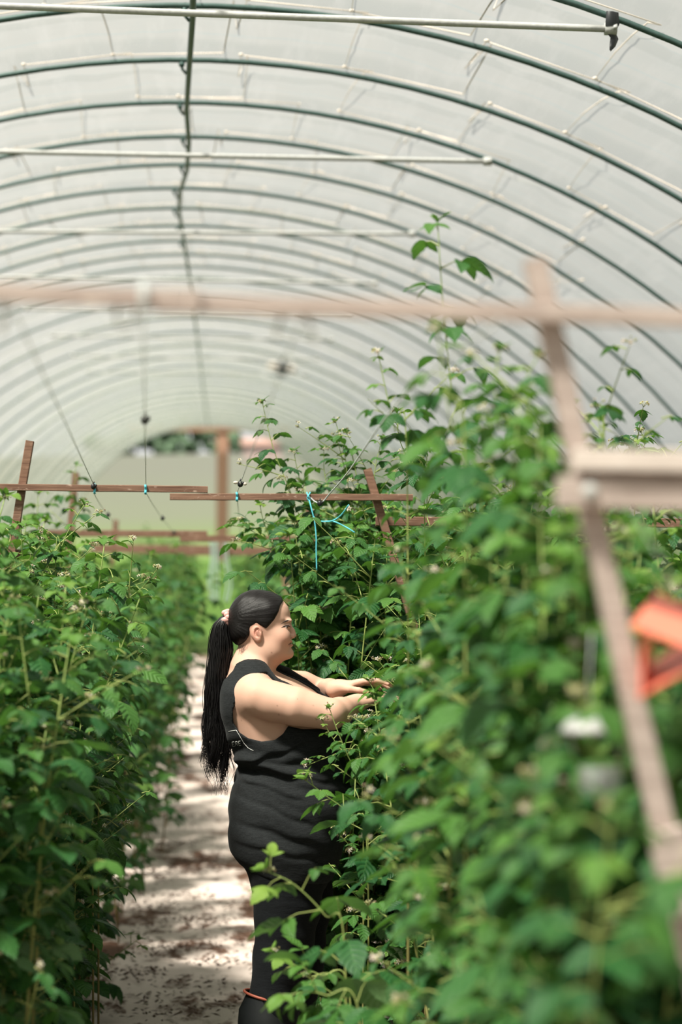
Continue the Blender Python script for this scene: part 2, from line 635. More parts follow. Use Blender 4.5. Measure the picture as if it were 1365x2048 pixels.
# ridge pipe
mb = MB()
pts = [arch_pt(y, 0, RAD - 0.035) for y in np.arange(6.8, 67.5, 0.6)]
mb.tube(pts, 0.0125, 8)
b0 = pts[0]
rp = link('ridge_pipe', mb.mesh('ridge_pipe', [M['galvanised_pipe']], origin=b0), None, b0)
tag(rp, 'dark steel pipe running along the top of the tunnel', 'pipe')
for i, y in enumerate(hoop_y[:10]):
    p = arch_pt(y, 0, RAD - 0.02)
    mb = MB()
    mb.tube([p + np.array([-0.03, 0, 0.03]), p + np.array([-0.03, 0, -0.02]), p + np.array([-0.012, 0, -0.04])], 0.007, 6)
    mb.ball(p + np.array([-0.032, 0, 0.0]), 0.014, 5)
    link('clamp', mb.mesh('clamp', [M['galvanised_pipe']], origin=b0), rp)

# horizontal braces
for i, n in enumerate(range(-1, 21, 3)):
    y = H0 + HS * n
    t0 = 0.365
    a, b = arch_pt(y - 0.03, -0.36, RAD - 0.03), arch_pt(y - 0.03, t0, RAD - 0.05)
    if i == 0:
        a, b = at(-260, 2, y - 0.03), at(1222, 58, y - 0.03)
    elif i == 1:
        a, b = at(-330, 297, y - 0.03), at(1033, 324, y - 0.03)
    elif i == 2:
        a, b = at(-150, 462, y - 0.03), at(838, 468, y - 0.03)
    # both ends stop just under the hoop
    cz = float(ridge_h(np.array(y))) - RAD
    dr = (b - a) / np.linalg.norm(b - a)
    o2, d2 = np.array([b[0] - ridge_x(y), b[2] - cz]), np.array([dr[0], dr[2]])
    bb, cc = o2 @ d2, o2 @ o2 - (RAD - 0.016) ** 2
    sq = math.sqrt(max(bb * bb - (d2 @ d2) * cc, 0))
    a, b = b + dr * ((-bb - sq) / (d2 @ d2)), b + dr * min(0.0, (-bb + sq) / (d2 @ d2))
    base = (a + b) / 2
    lab = ['pale encrusted brace pipe across the tunnel top with dark tape at its end',
           'second pale brace pipe across the tunnel ending on the fourth hoop',
           'third brace pipe across the tunnel, faint and blurred'][i] if i < 3 else 'blurred brace pipe deep in the tunnel, %s from the front' % ordinal(i)
    root = thing('brace_pipe', lab, 'brace pipe', base, 'brace pipes across the tunnel')
    mb = MB()
    mb.tube([a + (b - a) * t for t in np.linspace(0, 1, 24)], 0.0122, 8)
    link('pipe', mb.mesh('pipe', [M['pale_pipe']], origin=base), root)
    for e in (a, b):
        mb = MB()
        mb.tube([e + np.array([-0.02, 0.0, 0]), e + np.array([0.02, 0, 0])], 0.021, 10)
        mb.tube([e + np.array([0.012, -0.03, 0]), e + np.array([0.012, 0.055, 0])], 0.008, 8)
        link('end_clamp', mb.mesh('end_clamp', [M['pale_pipe']], origin=base), root)
    if i == 0:
        mb = MB()
        p = at(1222, 40, y - 0.04)
        w = []
        for q, (px, py, wd) in enumerate(((1226, 22, 12), (1226, 45, 14), (1222, 62, 10), (1230, 75, 8), (1226, 90, 6), (1221, 100, 1))):
            yy = y - 0.045 - 0.012 * math.sin(q * 1.7)
            l, r_ = at(px - wd, py, yy), at(px + wd, py + 3, yy + 0.02)
            w += [l, (l + r_) / 2 + np.array([0, -0.008, 0]), r_, r_ + np.array([0, 0.003, 0]), (l + r_) / 2 + np.array([0, -0.005, 0]), l + np.array([0, 0.003, 0])]
        ff = []
        for q in range(5):
            for e in range(6):
                ff.append((q * 6 + e, q * 6 + (e + 1) % 6, q * 6 + 6 + (e + 1) % 6, q * 6 + 6 + e))
        mb.add(w, ff)
        link('tape', mb.mesh('tape', [M['dark_tape']], origin=base), root)['label'] = 'torn black tape hanging from the clamp'

# tie ropes zigzagging over the film from hoop to hoop
for i, y in enumerate(hoop_y[:11]):
    pts, knots = [], []
    th, e = -0.62 + 0.03 * (i % 3), 0
    while th < 0.62:
        a_, b_ = (0, 1) if e == 0 else (1, 0)
        sl = 0.016 * math.sin(i * 1.7 + th * 9)
        pts += [arch_pt(y + HS * a_, th, RAD + 0.035), arch_pt(y + HS * 0.25, th + sl * 0.25, RAD + 0.085), arch_pt(y + HS * 0.5, th + sl * 0.5, RAD + 0.095), arch_pt(y + HS * 0.75, th + sl * 0.75, RAD + 0.085), arch_pt(y + HS * b_, th + sl, RAD + 0.03)]
        knots.append(arch_pt(y + HS * b_, th + sl, RAD + 0.032))
        th += 0.125
        e = 1 - e
    mb = MB()
    mb.tube(pts, 0.003, 5)
    for q in knots:
        mb.ball(q, (0.011, 0.010, 0.008), 5)
    o = link('tie_rope', mb.mesh('tie_rope', [M['tan_rope']], origin=pts[0]), None, pts[0])
    tag(o, 'tan tie rope zigzagging over the film in the %s bay from the front' % ordinal(i), 'rope', 'tie ropes over the film')

# far end: middle post, trees, farm building
mb = MB()
a = at(444, 1125, 68.4)
b = at(446, 853, 68.4)
a[2] = float(ground(68.4))
mb.beam(a, b, 0.34, 0.2, up=(0, 1, 0), bev=0.01)
mb.beam(at(260, 858, 68.3), at(585, 858, 68.3), 0.1, 0.14, bev=0.008)
o = link('end_post', mb.mesh('end_post', [M['brown_wood']], smooth=False, origin=a), None, a)
tag(o, 'brown wooden post standing in the middle of the far tunnel end', 'post')


def blob_tree(px, w, h, Y, seed, lab):
    rng = np.random.default_rng(seed)
    p = at(px, 900, Y)
    p[2] = float(np.interp(Y, [72, 90, 110, 230, 420], [2.75, 3.7, 5.2, 15.6, 18])) - 0.3
    root = thing('field_tree', lab, 'tree', p, 'trees on the far hillside')
    mb = MB()
    for q in range(16):
        c = np.array([rng.normal(0, w * 0.28), rng.normal(0, w * 0.25), h * rng.uniform(0.08, 0.75)])
        mb.ball(c, np.array([1, 1, 0.85]) * w * rng.uniform(0.16, 0.3), 7)
    me = mb.mesh('crown', [M['far_leaves']])
    co = np.empty(len(me.vertices) * 3, dtype=np.float32)
    me.vertices.foreach_get('co', co)
    co += rng.normal(0, w * 0.018, co.shape).astype(np.float32)
    me.vertices.foreach_set('co', co)
    link('crown', me, root)
    mb = MB()
    mb.tube([(0, 0, -0.5), (0.05, 0, h * 0.3), (0, 0.1, h * 0.6)], [w * 0.05, w * 0.04, w * 0.02], 8)
    link('trunk', mb.mesh('trunk', [M['bark']]), root)


for i, (px, w, h) in enumerate(((215, 3.4, 2.4), (268, 2.6, 3.4), (322, 2.7, 4.2), (374, 2.7, 4.5), (426, 2.6, 4.2), (478, 2.6, 3.8), (588, 2.7, 3.4), (656, 2.7, 3.0))):
    blob_tree(px, w, h, 236 + 3 * (i % 3), 40 + i, 'dark blurred tree on the far hillside, %s from the left' % ordinal(i))
b = at(525, 885, 205)
b[2] = float(np.interp(205, [72, 90, 110, 230, 420], [2.75, 3.7, 5.2, 15.6, 18]))
root = thing('farm_building', 'pale low farm building on the far hillside, blurred', 'building', b)
mb = MB()
mb.beam((-1.6, 0, 0.6), (1.6, 0, 0.6), 2, 1.3, bev=0.02)
link('wall', mb.mesh('wall', [M['far_wall']], smooth=False), root)
mb = MB()
mb.add([(-1.8, -1.2, 1.2), (1.8, -1.2, 1.2), (1.8, 1.2, 1.2), (-1.8, 1.2, 1.2), (-1.8, 0, 1.9), (1.8, 0, 1.9)], [(0, 1, 5, 4), (2, 3, 4, 5), (0, 4, 3), (1, 2, 5), (0, 3, 2, 1)])
link('roof', mb.mesh('roof', [M['far_roof']], smooth=False), root)

# ------------------------------------------------------------------ trellis frames of the plant rows
Y1, Y2, Y3, Y4 = 2.95, 7.9, 12.85, 17.8
rngb = random.Random(5)


def board(root, base, name, p0, p1, Y, w, h, mat, dY=0.0, up=(0, 0, 1), Yb=None, lab=None):
    a, b = at(*p0, Y + dY), at(*p1, (Yb or Y) + dY)
    mb = MB()
    mb.beam(a, b, w, h, up=up, jag=0.0007, rng=rngb)
    o = link(name, mb.mesh(name, [M[mat]], smooth=False, origin=base), root)
    if lab:
        o['label'] = lab
    return o


def post(root, base, px_top, px_bot, Y, w, d, mat, foot=True):
    """a leaning post, run on down to the soil along its own line"""
    a, b = at(*px_top, Y), at(*px_bot, Y)
    t = (a[2] - float(ground(Y)) + 0.05) / (a[2] - b[2])
    c = a + (b - a) * t
    mb = MB()
    mb.beam(c, a, w, d, up=(0, 1, 0), jag=0.0008, rng=rngb)
    return link('post', mb.mesh('post', [M[mat]], smooth=False, origin=base), root)


# nearest frame, out of focus
b1 = at(1200, 1200, Y1)
b1[2] = 0
root = thing('trellis', 'blurred pale wooden trellis frame closest to the camera, crossbar high overhead', 'trellis', b1, 'wooden trellis frames')
post(root, b1, (1069, 520), (1350, 1760), Y1, 0.028, 0.03, 'grey_wood')
board(root, b1, 'crossbar', (-700, 560), (402, 600), Y1, 0.02, 0.022, 'grey_wood', -0.03)
board(root, b1, 'crossbar', (312, 605), (1520, 640), Y1, 0.02, 0.022, 'grey_wood', -0.03)
board(root, b1, 'splice_block', (312, 600), (400, 604), Y1, 0.024, 0.026, 'grey_wood', -0.055)
board(root, b1, 'upper_arm', (1150, 920), (1800, 932), Y1, 0.03, 0.026, 'white_wood', -0.035, lab='sunlit pale upper arm board')
board(root, b1, 'lower_arm', (1115, 985), (1800, 996), Y1, 0.02, 0.038, 'grey_wood', -0.03)
board(root, b1, 'gap_shade', (1160, 952), (1800, 963), Y1, 0.01, 0.022, 'brown_wood', -0.02, lab='dark strip added in place of the shade between the two pale arms')  # added dark board standing in for the shadow in the gap
mb = MB()
p = at(1181, 983, Y1 - 0.05)
mb.tube([p, p + np.array([0, 0.04, 0])], 0.008, 10)
mb.ball(p, (0.010, 0.005, 0.010), 6)
link('bolt', mb.mesh('bolt', [M['pale_pipe']], origin=b1), root)
board(root, b1, 'splint', (1335, 1660), (1372, 1830), Y1, 0.045, 0.03, 'grey_wood', -0.03, up=(0, 1, 0))

b2 = at(425, 1200, Y2)
b2[2] = 0
root = thing('trellis', 'weathered brown trellis frame in sharp focus just behind the woman', 'trellis', b2, 'wooden trellis frames')
post(root, b2, (60, 882), (32, 1052), Y2, 0.026, 0.035, 'brown_wood')
post(root, b2, (735, 938), (766, 1042), Y2, 0.026, 0.035, 'brown_wood')
board(root, b2, 'crossbar', (-220, 972), (416, 979), Y2, 0.022, 0.0215, 'brown_wood', -0.032)
board(root, b2, 'crossbar', (340, 993.5), (826, 995), Y2, 0.022, 0.0215, 'brown_wood', -0.032)
board(root, b2, 'cross_arm', (752, 1042), (1560, 1048), Y2, 0.022, 0.03, 'brown_wood', 0.03)
board(root, b2, 'cross_arm', (-500, 1105), (45, 1108), Y2, 0.022, 0.03, 'brown_wood', 0.03)

b3 = at(425, 1200, Y3)
b3[2] = float(ground(Y3))
root = thing('trellis', 'blurred brown trellis frame, second one beyond the woman', 'trellis', b3, 'wooden trellis frames')
board(root, b3, 'crossbar', (70, 1066), (415, 1068), Y3, 0.03, 0.034, 'brown_wood')
board(root, b3, 'crossbar', (360, 1077), (690, 1078), Y3, 0.03, 0.034, 'brown_wood')
post(root, b3, (152, 945), (132, 1150), Y3, 0.035, 0.035, 'brown_wood')
post(root, b3, (615, 1010), (632, 1160), Y3, 0.035, 0.035, 'brown_wood')
b4 = at(425, 1200, Y4)
b4[2] = float(ground(Y4))
root = thing('trellis', 'faint blurred trellis frame, third one beyond the woman', 'trellis', b4, 'wooden trellis frames')
board(root, b4, 'crossbar', (180, 1097), (440, 1099), Y4, 0.04, 0.06, 'brown_wood')
board(root, b4, 'crossbar', (370, 1103), (600, 1101), Y4, 0.04, 0.06, 'brown_wood')
post(root, b4, (232, 1040), (222, 1160), Y4, 0.04, 0.04, 'brown_wood')
post(root, b4, (560, 1040), (570, 1160), Y4, 0.04, 0.04, 'brown_wood')

# ------------------------------------------------------------------ wires, clips, twine
def bead(mb, p, r=0.0088, mat=1):
    mb.ball(p, (r, r, r * 1.15), 7, mat)
    mb.ball(p + np.array([r * 0.9, -0.003, r * 0.35]), r * 0.5, 6, mat)
    mb.tube([p + np.array([0, 0, r]), p + np.array([0.002, 0, r * 1.8])], r * 0.3, 6, mat)


def wire(pts, label, beads=(), r=0.0013, mat='pale_wire', n=40, pale=False):
    p = [at(*q) for q in pts]
    base = p[-1]
    root = thing('trellis_wire', label, 'wire', base, 'wires and strings between the crossbars')
    mb = MB()
    mb.tube(catmull(p, n) if len(p) > 2 else np.array([p[0] + (p[1] - p[0]) * t for t in np.linspace(0, 1, n)]), r, 5)
    link('wire', mb.mesh('wire', [M[mat]], origin=base), root)
    for q in beads:
        mb = MB()
        bead(mb, at(*q), mat=0)
        if pale:
            c = at(*q)
            mb.ball(c + np.array([-0.014, -0.004, 0.004]), (0.008, 0.004, 0.005), 6, 1)
            mb.ball(c + np.array([0.014, -0.004, 0.0]), (0.006, 0.004, 0.005), 6, 1)
        link('clip', mb.mesh('clip', [M['black_plastic'], M['petal']], origin=base), root)
    return root


wire([(14, 590, 2.92), (187, 968, 7.86)], 'thin pale wire slanting down to the left end of the sharp crossbar', [(187, 973, 7.845)])
wire([(286, 592, 2.92), (292, 968, 7.86)], 'thin pale wire hanging down to the sharp crossbar above the path', [(290, 840, 5.0)])
wire([(600, 640, 2.92), (475, 984, 7.86)], 'thin pale wire with two black clips beside the leafy shoot', [(565, 738, 3.56), (481, 968, 7.3)], pale=True)
wire([(1000, 640, 2.9), (800, 800, 4.9), (700, 940, 7.0), (662, 985, 7.7), (645, 1004, 7.82), (632, 1004, 7.84), (620, 994, 7.85)], 'pale wire slanting up from the blue twine into the right hand bushes', [(640, 1007, 7.8)], r=0.0022)
wire([(187, 985, 7.9), (200, 1008, 9.3), (216, 1030, 11.0), (240, 1062, 12.8)], 'faint wire running back from the left end of the sharp crossbar', [(216, 1030, 10.6)])
wire([(292, 985, 7.9), (308, 1012, 9.3), (326, 1038, 11), (349, 1066, 12.8)], 'faint wire with black clip running back over the path', [(325, 1037, 10.8), (348, 1066, 12.75)])
wire([(475, 1000, 7.9), (478, 1030, 10), (482, 1075, 12.8)], 'faint wire running back behind the leafy shoot')


def twine(label, strands, r=0.0021, mat='teal_twine', name='twine'):
    """strands: lists of (px, py, Y)"""
    base = at(*strands[0][0])
    mb = MB()
    for s in strands:
        p = [at(*q) for q in s]
        mb.tube(catmull(p, 6 * len(p)), r, 6)
    o = link(name, mb.mesh(name, [M[mat]], origin=base), None, base)
    tag(o, label, 'twine', 'twine ties on the crossbars')
    return o


def wrap(px, y0, y1, Y):
    return [[(px - 2 + 2 * q, y0 - 2, Y + 0.01), (px - 2 + 2 * q, y0 - 1, Y - 0.05), (px - 1.5 + 2 * q, (y0 + y1) / 2, Y - 0.05), (px - 2 + 2 * q, y1 + 1, Y - 0.05), (px - 1 + 2 * q, y1 + 2, Y + 0.01)] for q in range(2)]


twine('short blue twine tie beside the black clip at the left of the sharp crossbar', wrap(190, 970, 985, Y2))
twine('pale blue twine tie around the upper board of the sharp crossbar', wrap(292, 972, 986, Y2))
twine('pale blue twine tie around the lower sharp crossbar near its left end', wrap(475, 987, 1000, Y2))
twine('long bright blue twine knotted on the crossbar and dangling', [
    [(614, 985, 7.88), (616, 990, 7.84), (620, 998, 7.84), (617, 1001, 7.85)], [(621, 985, 7.88), (618, 990, 7.84), (615, 996, 7.84), (619, 1002, 7.84)],
    [(619, 1000, 7.84), (624, 1020, 7.83), (630, 1045, 7.83), (633, 1075, 7.83), (633, 1100, 7.83), (634, 1141, 7.83)],
    [(627, 1033, 7.83), (636, 1041, 7.82), (650, 1043, 7.8), (667, 1041, 7.78), (683, 1030, 7.75), (698, 1010, 7.7)],
    [(628, 1036, 7.83), (640, 1043, 7.82), (667, 1043, 7.8), (690, 1053, 7.78), (710, 1065, 7.75)]], 0.0024)
twine('pale blurred twine hanging from the nearest crossbar by the splice block', [[(284, 570, Y1 - 0.05), (285, 600, Y1 - 0.05), (286, 625, Y1 - 0.045)], [(292, 570, Y1 - 0.05), (291, 600, Y1 - 0.05), (289, 620, Y1 - 0.045)], [(286, 570, Y1 + 0.0), (288, 566, Y1 - 0.03), (288, 575, Y1 - 0.052)]], 0.004, 'pale_wire')
twine('dark blurred twine loop hanging under the nearest crossbar at left', [[(268, 592, Y1 - 0.03), (272, 615, Y1 - 0.03), (266, 645, Y1 - 0.03), (248, 658, Y1 - 0.03), (236, 645, Y1 - 0.03), (234, 620, Y1 - 0.03), (244, 600, Y1 - 0.03)]], 0.0028, 'grey_twine')
twine('dark blurred twine arch hanging under the middle of the nearest crossbar', [[(552, 678, Y1 - 0.03), (556, 655, Y1 - 0.03), (568, 632, Y1 - 0.03), (588, 624, Y1 - 0.03), (610, 634, Y1 - 0.03), (622, 655, Y1 - 0.03), (627, 682, Y1 - 0.03)]], 0.0032, 'grey_twine')
twine('dark blurred twine at the left edge under the nearest crossbar', [[(4, 590, Y1 - 0.03), (8, 620, Y1 - 0.03), (5, 665, Y1 - 0.03)]], 0.0045, 'grey_twine')
twine('pale blue blurred twine bundle hanging over the path far behind the woman', [[(428 + d, 1080, Y4 - 0.06), (430 + d, 1120, Y4 - 0.06), (427 + d * 1.4, 1165, Y4 - 0.06), (430 + d, 1205, Y4 - 0.06)] for d in (-7, -3, 2, 7, 20, 26)], 0.007, 'teal_pale')

# ------------------------------------------------------------------ insect traps hanging in the right row
def delta_trap():
    Y = 2.9
    base = at(1279, 1397, Y)
    root = thing('delta_trap', 'orange folded plastic insect trap hanging by the nearest post', 'insect trap', base)

    def sheet(name, quad, off=0.0035):
        w = [at(*q) for q in quad]
        n = np.cross(w[1] - w[0], w[3] - w[0])
        n /= np.linalg.norm(n)
        w += [x + n * off for x in w]
        mb = MB()
        mb.add(w, [(0, 1, 2, 3), (7, 6, 5, 4), (0, 4, 5, 1), (1, 5, 6, 2), (2, 6, 7, 3), (3, 7, 4, 0)])
        link(name, mb.mesh(name, [M['orange_plastic']], smooth=False, origin=base), root)
    sheet('roof_panel', [(1262, 1250, Y - 0.01), (1312, 1186, Y + 0.10), (1502, 1262, Y + 0.10), (1452, 1326, Y - 0.01)])
    sheet('side_panel', [(1285, 1262, Y), (1279, 1397, Y), (1296, 1372, Y + 0.10), (1304, 1240, Y + 0.10)])
    sheet('floor_panel', [(1279, 1397, Y), (1440, 1310, Y), (1462, 1232, Y + 0.13), (1308, 1330, Y + 0.13)])
    mb = MB()
    top = at(1400, 1225, Y + 0.10)
    mb.tube([top, at(1340, 1150, Y + 0.14), at(1270, 1030, Y + 0.1)], 0.0008, 5)
    link('hanger', mb.mesh('hanger', [M['pale_wire']], origin=base), root)


delta_trap()


def cup_trap():
    Y = 3.12
    c = at(1182, 1450, Y)
    root = thing('cup_trap', 'white lidded insect trap with clear cup hidden in the right hand leaves', 'insect trap', c)
    mb = MB()
    prof = [(0.0, 0.014), (0.012, 0.013), (0.03, 0.006), (0.038, -0.004), (0.040, -0.010), (0.036, -0.010), (0.028, 0.0), (0.0, 0.004)]
    n = 24
    v = [(r * math.cos(2 * math.pi * k / n), r * math.sin(2 * math.pi * k / n), z) for r, z in prof for k in range(n)]
    ff = [(i * n + k, i * n + (k + 1) % n, (i + 1) * n + (k + 1) % n, (i + 1) * n + k) for i in range(len(prof) - 1) for k in range(n)]
    link('lid', MB().add(v, ff).mesh('lid', [M['white_plastic']]), root)
    mb = MB()
    dz = -0.075
    prof = [(0.030, dz + 0.022), (0.027, dz - 0.014), (0.022, dz - 0.018), (0.0, dz - 0.018)]
    v = [(r * math.cos(2 * math.pi * k / n) + 0.012, r * math.sin(2 * math.pi * k / n), z) for r, z in prof for k in range(n)]
    ff = [(i * n + k, i * n + (k + 1) % n, (i + 1) * n + (k + 1) % n, (i + 1) * n + k) for i in range(len(prof) - 1) for k in range(n)]
    link('cup', MB().add(v, ff).mesh('cup', [M['clear_plastic']]), root)
    mb = MB()
    for s in (-1, 1):
        mb.tube([(s * 0.03, 0, -0.005), (s * 0.03 + 0.006, 0, -0.03), (s * 0.028 + 0.012, 0, -0.055)], 0.0012, 5)
    mb.tube([(0, 0, 0.013), (0.0, 0.01, 0.06), (0.005, 0.02, 0.12)], 0.0008, 5)
    link('hanger', mb.mesh('hanger', [M['pale_wire']]), root)


cup_trap()

# ------------------------------------------------------------------ raspberry plants
NR, NC = 10, 5
LV = np.linspace(0, 1, NR)
LU = np.linspace(-1, 1, NC)
LW = (np.sin(math.pi * LV ** 0.82)) ** 0.9 * (1 - 0.25 * LV)
LW[0] = 0.05
LW[-1] = 0.0
SER = np.where(np.arange(NR) % 2 == 0, 0.92, 1.07)
_i = np.arange(NR * NC).reshape(NR, NC)
LF = np.stack([_i[:-1, :-1], _i[:-1, 1:], _i[1:, 1:], _i[1:, :-1]], -1).reshape(-1, 4)
UU, VV = np.meshgrid(LU, LV)
LUV = np.stack([UU, VV, np.zeros_like(UU)], -1).reshape(-1, 3)


class Foliage:
    def __init__(self):
        self.v, self.t, self.n = [], [], 0

    def leaf(self, p, d, nrm, length, rng, tint, wid=0.68, droop=None, fold=None):
        d = d / (np.linalg.norm(d) + 1e-9)
        nrm = nrm - d * np.dot(nrm, d)
        nrm = nrm / (np.linalg.norm(nrm) + 1e-9)
        s = np.cross(d, nrm)
        droop = rng.uniform(0.35, 1.15) if droop is None else droop
        fold = rng.uniform(0.05, 0.5) if fold is None else fold
        curl = rng.uniform(-0.25, 0.25)
        a = droop * LV
        x = length * np.sin(a) / droop
        z = -length * (1 - np.cos(a)) / droop
        w = LW * length * wid * 0.5
        side = UU * (w * 1.0)[:, None]
        side[:, 0] *= SER
        side[:, -1] *= SER
        up = fold * np.abs(UU) * w[:, None] - 0.35 * (UU ** 2) * w[:, None] * 0.6 + curl * UU * w[:, None] * LV[:, None]
        up = up + 0.012 * length * np.sin(7 * LV + 3 * rng.random())[:, None] * np.abs(UU)
        # blade normal tilts with the droop
        nx, nz = np.sin(a), np.cos(a)
        X = x[:, None] + up * nx[:, None]
        Zz = z[:, None] + up * nz[:, None]
        P = p + X[..., None] * d + side[..., None] * s + Zz[..., None] * nrm
        self.v.append(P.reshape(-1, 3))
        self.t.append(np.full(NR * NC, tint))
        self.n += 1

    def mesh(self, name):
        v = np.vstack(self.v)
        f = (LF[None] + (np.arange(self.n) * NR * NC)[:, None, None]).reshape(-1, 4)
        return mesh_from(name, v, f, [M['leaf']], True, {'tint': np.concatenate(self.t), 'luv': np.tile(LUV, (self.n, 1))})


def make_cluster(seed):
    rng = np.random.default_rng(seed)
    mb = MB()
    for q in range(rng.integers(5, 9)):
        d = rng.normal(0, 1, 3)
        d[2] = abs(d[2]) * 0.7 + 0.1
        d /= np.linalg.norm(d)
        p = d * rng.uniform(0.012, 0.032)
        mb.tube([(0, 0, -0.004), p * 0.6 + np.array([0, 0, 0.003]), p], 0.0007, 4, 1)
        k = rng.random()
        if k < 0.3:
            mb.ball(p, rng.uniform(0.0024, 0.0036), 5, 1)
        else:
            mb.ball(p + d * 0.001, 0.0030 if k < 0.8 else 0.0045, 5, 2 if k < 0.8 else 1)
            t1 = np.cross(d, [0.3, 0.5, 0.8])
            t1 /= np.linalg.norm(t1)
            t2 = np.cross(d, t1)
            bend = rng.uniform(-0.006, 0.004)
            for e in range(5):
                a = 2 * math.pi * e / 5
                r = t1 * math.cos(a) + t2 * math.sin(a)
                sd = np.cross(d, r)
                m = p + r * 0.005 + d * 0.001
                mb.add([p, m + sd * 0.0022, p + r * 0.0125 + d * bend, m - sd * 0.0022], [(0, 1, 2, 3)], 0 if k > 0.55 else 1)
    return mb.mesh('flower_cluster', [M['petal'], M['bud'], M['brown_bud']])


CLUSTERS = [make_cluster(900 + i) for i in range(6)]


def make_berry(seed):
    rng = np.random.default_rng(seed)
    mb = MB()
    for i in range(5):
        th = 0.3 + i * 0.5
        k = max(1, int(8 * math.sin(th)))
        for q in range(k):
            a = 2 * math.pi * (q + 0.5 * (i % 2)) / k
            mb.ball((0.007 * math.sin(th) * math.cos(a), 0.007 * math.sin(th) * math.sin(a), -0.008 * math.cos(th) - 0.012), 0.0032, 4)
    mb.tube([(0, 0, -0.002), (0, 0, 0.012)], 0.001, 4)
    return mb.mesh('berry', [M['berry_red']])


BERRY = make_berry(3)


def gen_cane(pts, rng, r0=0.0052, gap=0.041, L=0.096, start=0.08, lat=0.45, tintbase=0.38, tip=0.16, plen=1.0, topclear=0.0):
    """a raspberry cane along pts: returns (cane mesh builder, foliage, cluster positions)"""
    pts = catmull(pts, 40)
    seg = np.linalg.norm(np.diff(pts, axis=0), axis=1)
    s = np.concatenate([[0], np.cumsum(seg)])
    tot = s[-1]
    mb, fo, cl = MB(), Foliage(), []
    tt = s / tot
    mb.tube(pts, r0 * (1 - 0.72 * tt), 6, 0, True, np.clip(0.15 + 0.85 * tt, 0, 1))
    phi = rng.uniform(0, 6.28)
    up = np.array([0, 0, 1.0])

    def compound(p, out, T, size, young, five=False):
        pl = size * rng.uniform(0.55, 1.0) * plen
        pd = out * 1.0 + T * rng.uniform(0.25, 0.75)
        pd /= np.linalg.norm(pd)
        q1 = p + pd * pl * 0.6
        pd2 = pd + np.array([0, 0, -0.35])
        pd2 /= np.linalg.norm(pd2)
        q2 = q1 + pd2 * pl * 0.4
        mb.tube([p, q1, q2], [0.0016, 0.0012, 0.0009], 4, 0, False, 0.8)
        hz = pd2.copy()
        hz[2] *= 0.4
        hz /= np.linalg.norm(hz) + 1e-9
        base_t = np.clip(tintbase + rng.normal(0, 0.11) + young * 0.5, 0, 1)
        drop = -rng.uniform(0.0, 0.55) * (1 - young)
        n0 = up + out * 0.25 + rng.normal(0, 0.28, 3)
        d0 = hz + np.array([0, 0, drop])
        fo.leaf(q2, d0, n0, size * rng.uniform(0.92, 1.15), rng, base_t)
        side = np.cross(up, hz)
        pairs = [(q2 - pd2 * pl * 0.08, 0.82)] + ([(q2 - pd2 * pl * 0.34, 0.68)] if five else [])
        for (pp, k) in pairs:
            for sg in (-1, 1):
                dd = hz * 0.35 + side * sg + np.array([0, 0, drop * 0.9 + 0.05])
                fo.leaf(pp, dd, n0 + side * sg * 0.2, size * k * rng.uniform(0.85, 1.1), rng, np.clip(base_t + rng.normal(0, 0.04), 0, 1), 0.58)

    pos = start * tot
    while pos < tot - topclear:
        i = min(np.searchsorted(s, pos), len(pts) - 1)
        p = pts[i]
        T = pts[min(i + 1, len(pts) - 1)] - pts[max(i - 1, 0)]
        T /= np.linalg.norm(T)
        a = np.cross(T, [0.2, 0.9, 0.1])
        a /= np.linalg.norm(a)
        b = np.cross(T, a)
        out = a * math.cos(phi) + b * math.sin(phi)
        rem = tot - pos
        young = max(0.0, 1 - rem / tip) if tip else 0
        size = L * rng.uniform(0.75, 1.2) * (0.38 + 0.62 * min(1, rem / (tip * 1.6 + 1e-6)))
        compound(p, out, T, size, young, rng.random() < 0.3)
        if rng.random() < lat and pos > 0.3 * tot and rem > 0.12:
            ll = rng.uniform(0.10, 0.26)
            ld = out * 0.85 + T * 0.75
            ld /= np.linalg.norm(ld)
            lp = [p + ld * ll * u + np.array([0, 0, -0.06 * ll * u * u]) for u in (0, 0.35, 0.7, 1)]
            mb.tube(lp, [0.002, 0.0016, 0.0012, 0.0008], 4, 0, False, 0.85)
            for u in (0.35, 0.6, 0.85):
                q = p + ld * ll * u
                ph2 = rng.uniform(0, 6.28)
                o2 = a * math.cos(ph2) + b * math.sin(ph2)
                compound(q, o2, ld, L * rng.uniform(0.45, 0.75), 0.25, False)
            cl.append(lp[-1])
        pos += gap * rng.uniform(0.8, 1.25) * (0.55 if rem < tip else 1)
        phi += 2.4 + rng.normal(0, 0.2)
    # the growing tip: a tuft of small upright leaves
    T = pts[-1] - pts[-3]
    T /= np.linalg.norm(T)
    for q in range(5):
        ph2 = q * 1.9 + rng.uniform(0, 0.5)
        o = np.array([math.cos(ph2), math.sin(ph2), 0])
        fo.leaf(pts[-1], T * 0.8 + o * 0.7, o * -0.6 + up * 0.5, L * rng.uniform(0.3, 0.5), rng, np.clip(tintbase + 0.38, 0, 1), 0.45, 0.5, 0.5)
    if lat > 0:
        cl.append(pts[-1])
    return mb, fo, cl


PROTO = []
for i in range(14):
    rng = np.random.default_rng(100 + i)
    h = 1.45 + 0.03 * i
    lx, ly = rng.uniform(-0.12, 0.12, 2)
    pts = [(0, 0, 0), (lx * 0.3, ly * 0.3, h * 0.35), (lx * 0.8 + rng.normal(0, 0.02), ly * 0.8, h * 0.7), (lx * 1.6, ly * 1.6, h)]
    mb, fo, cl = gen_cane(pts, rng, start=0.10, tintbase=0.30 + 0.015 * i)
    PROTO.append((mb.mesh('cane', [M['cane']], tint=True), fo.mesh('foliage'), [tuple(c) for c in cl]))


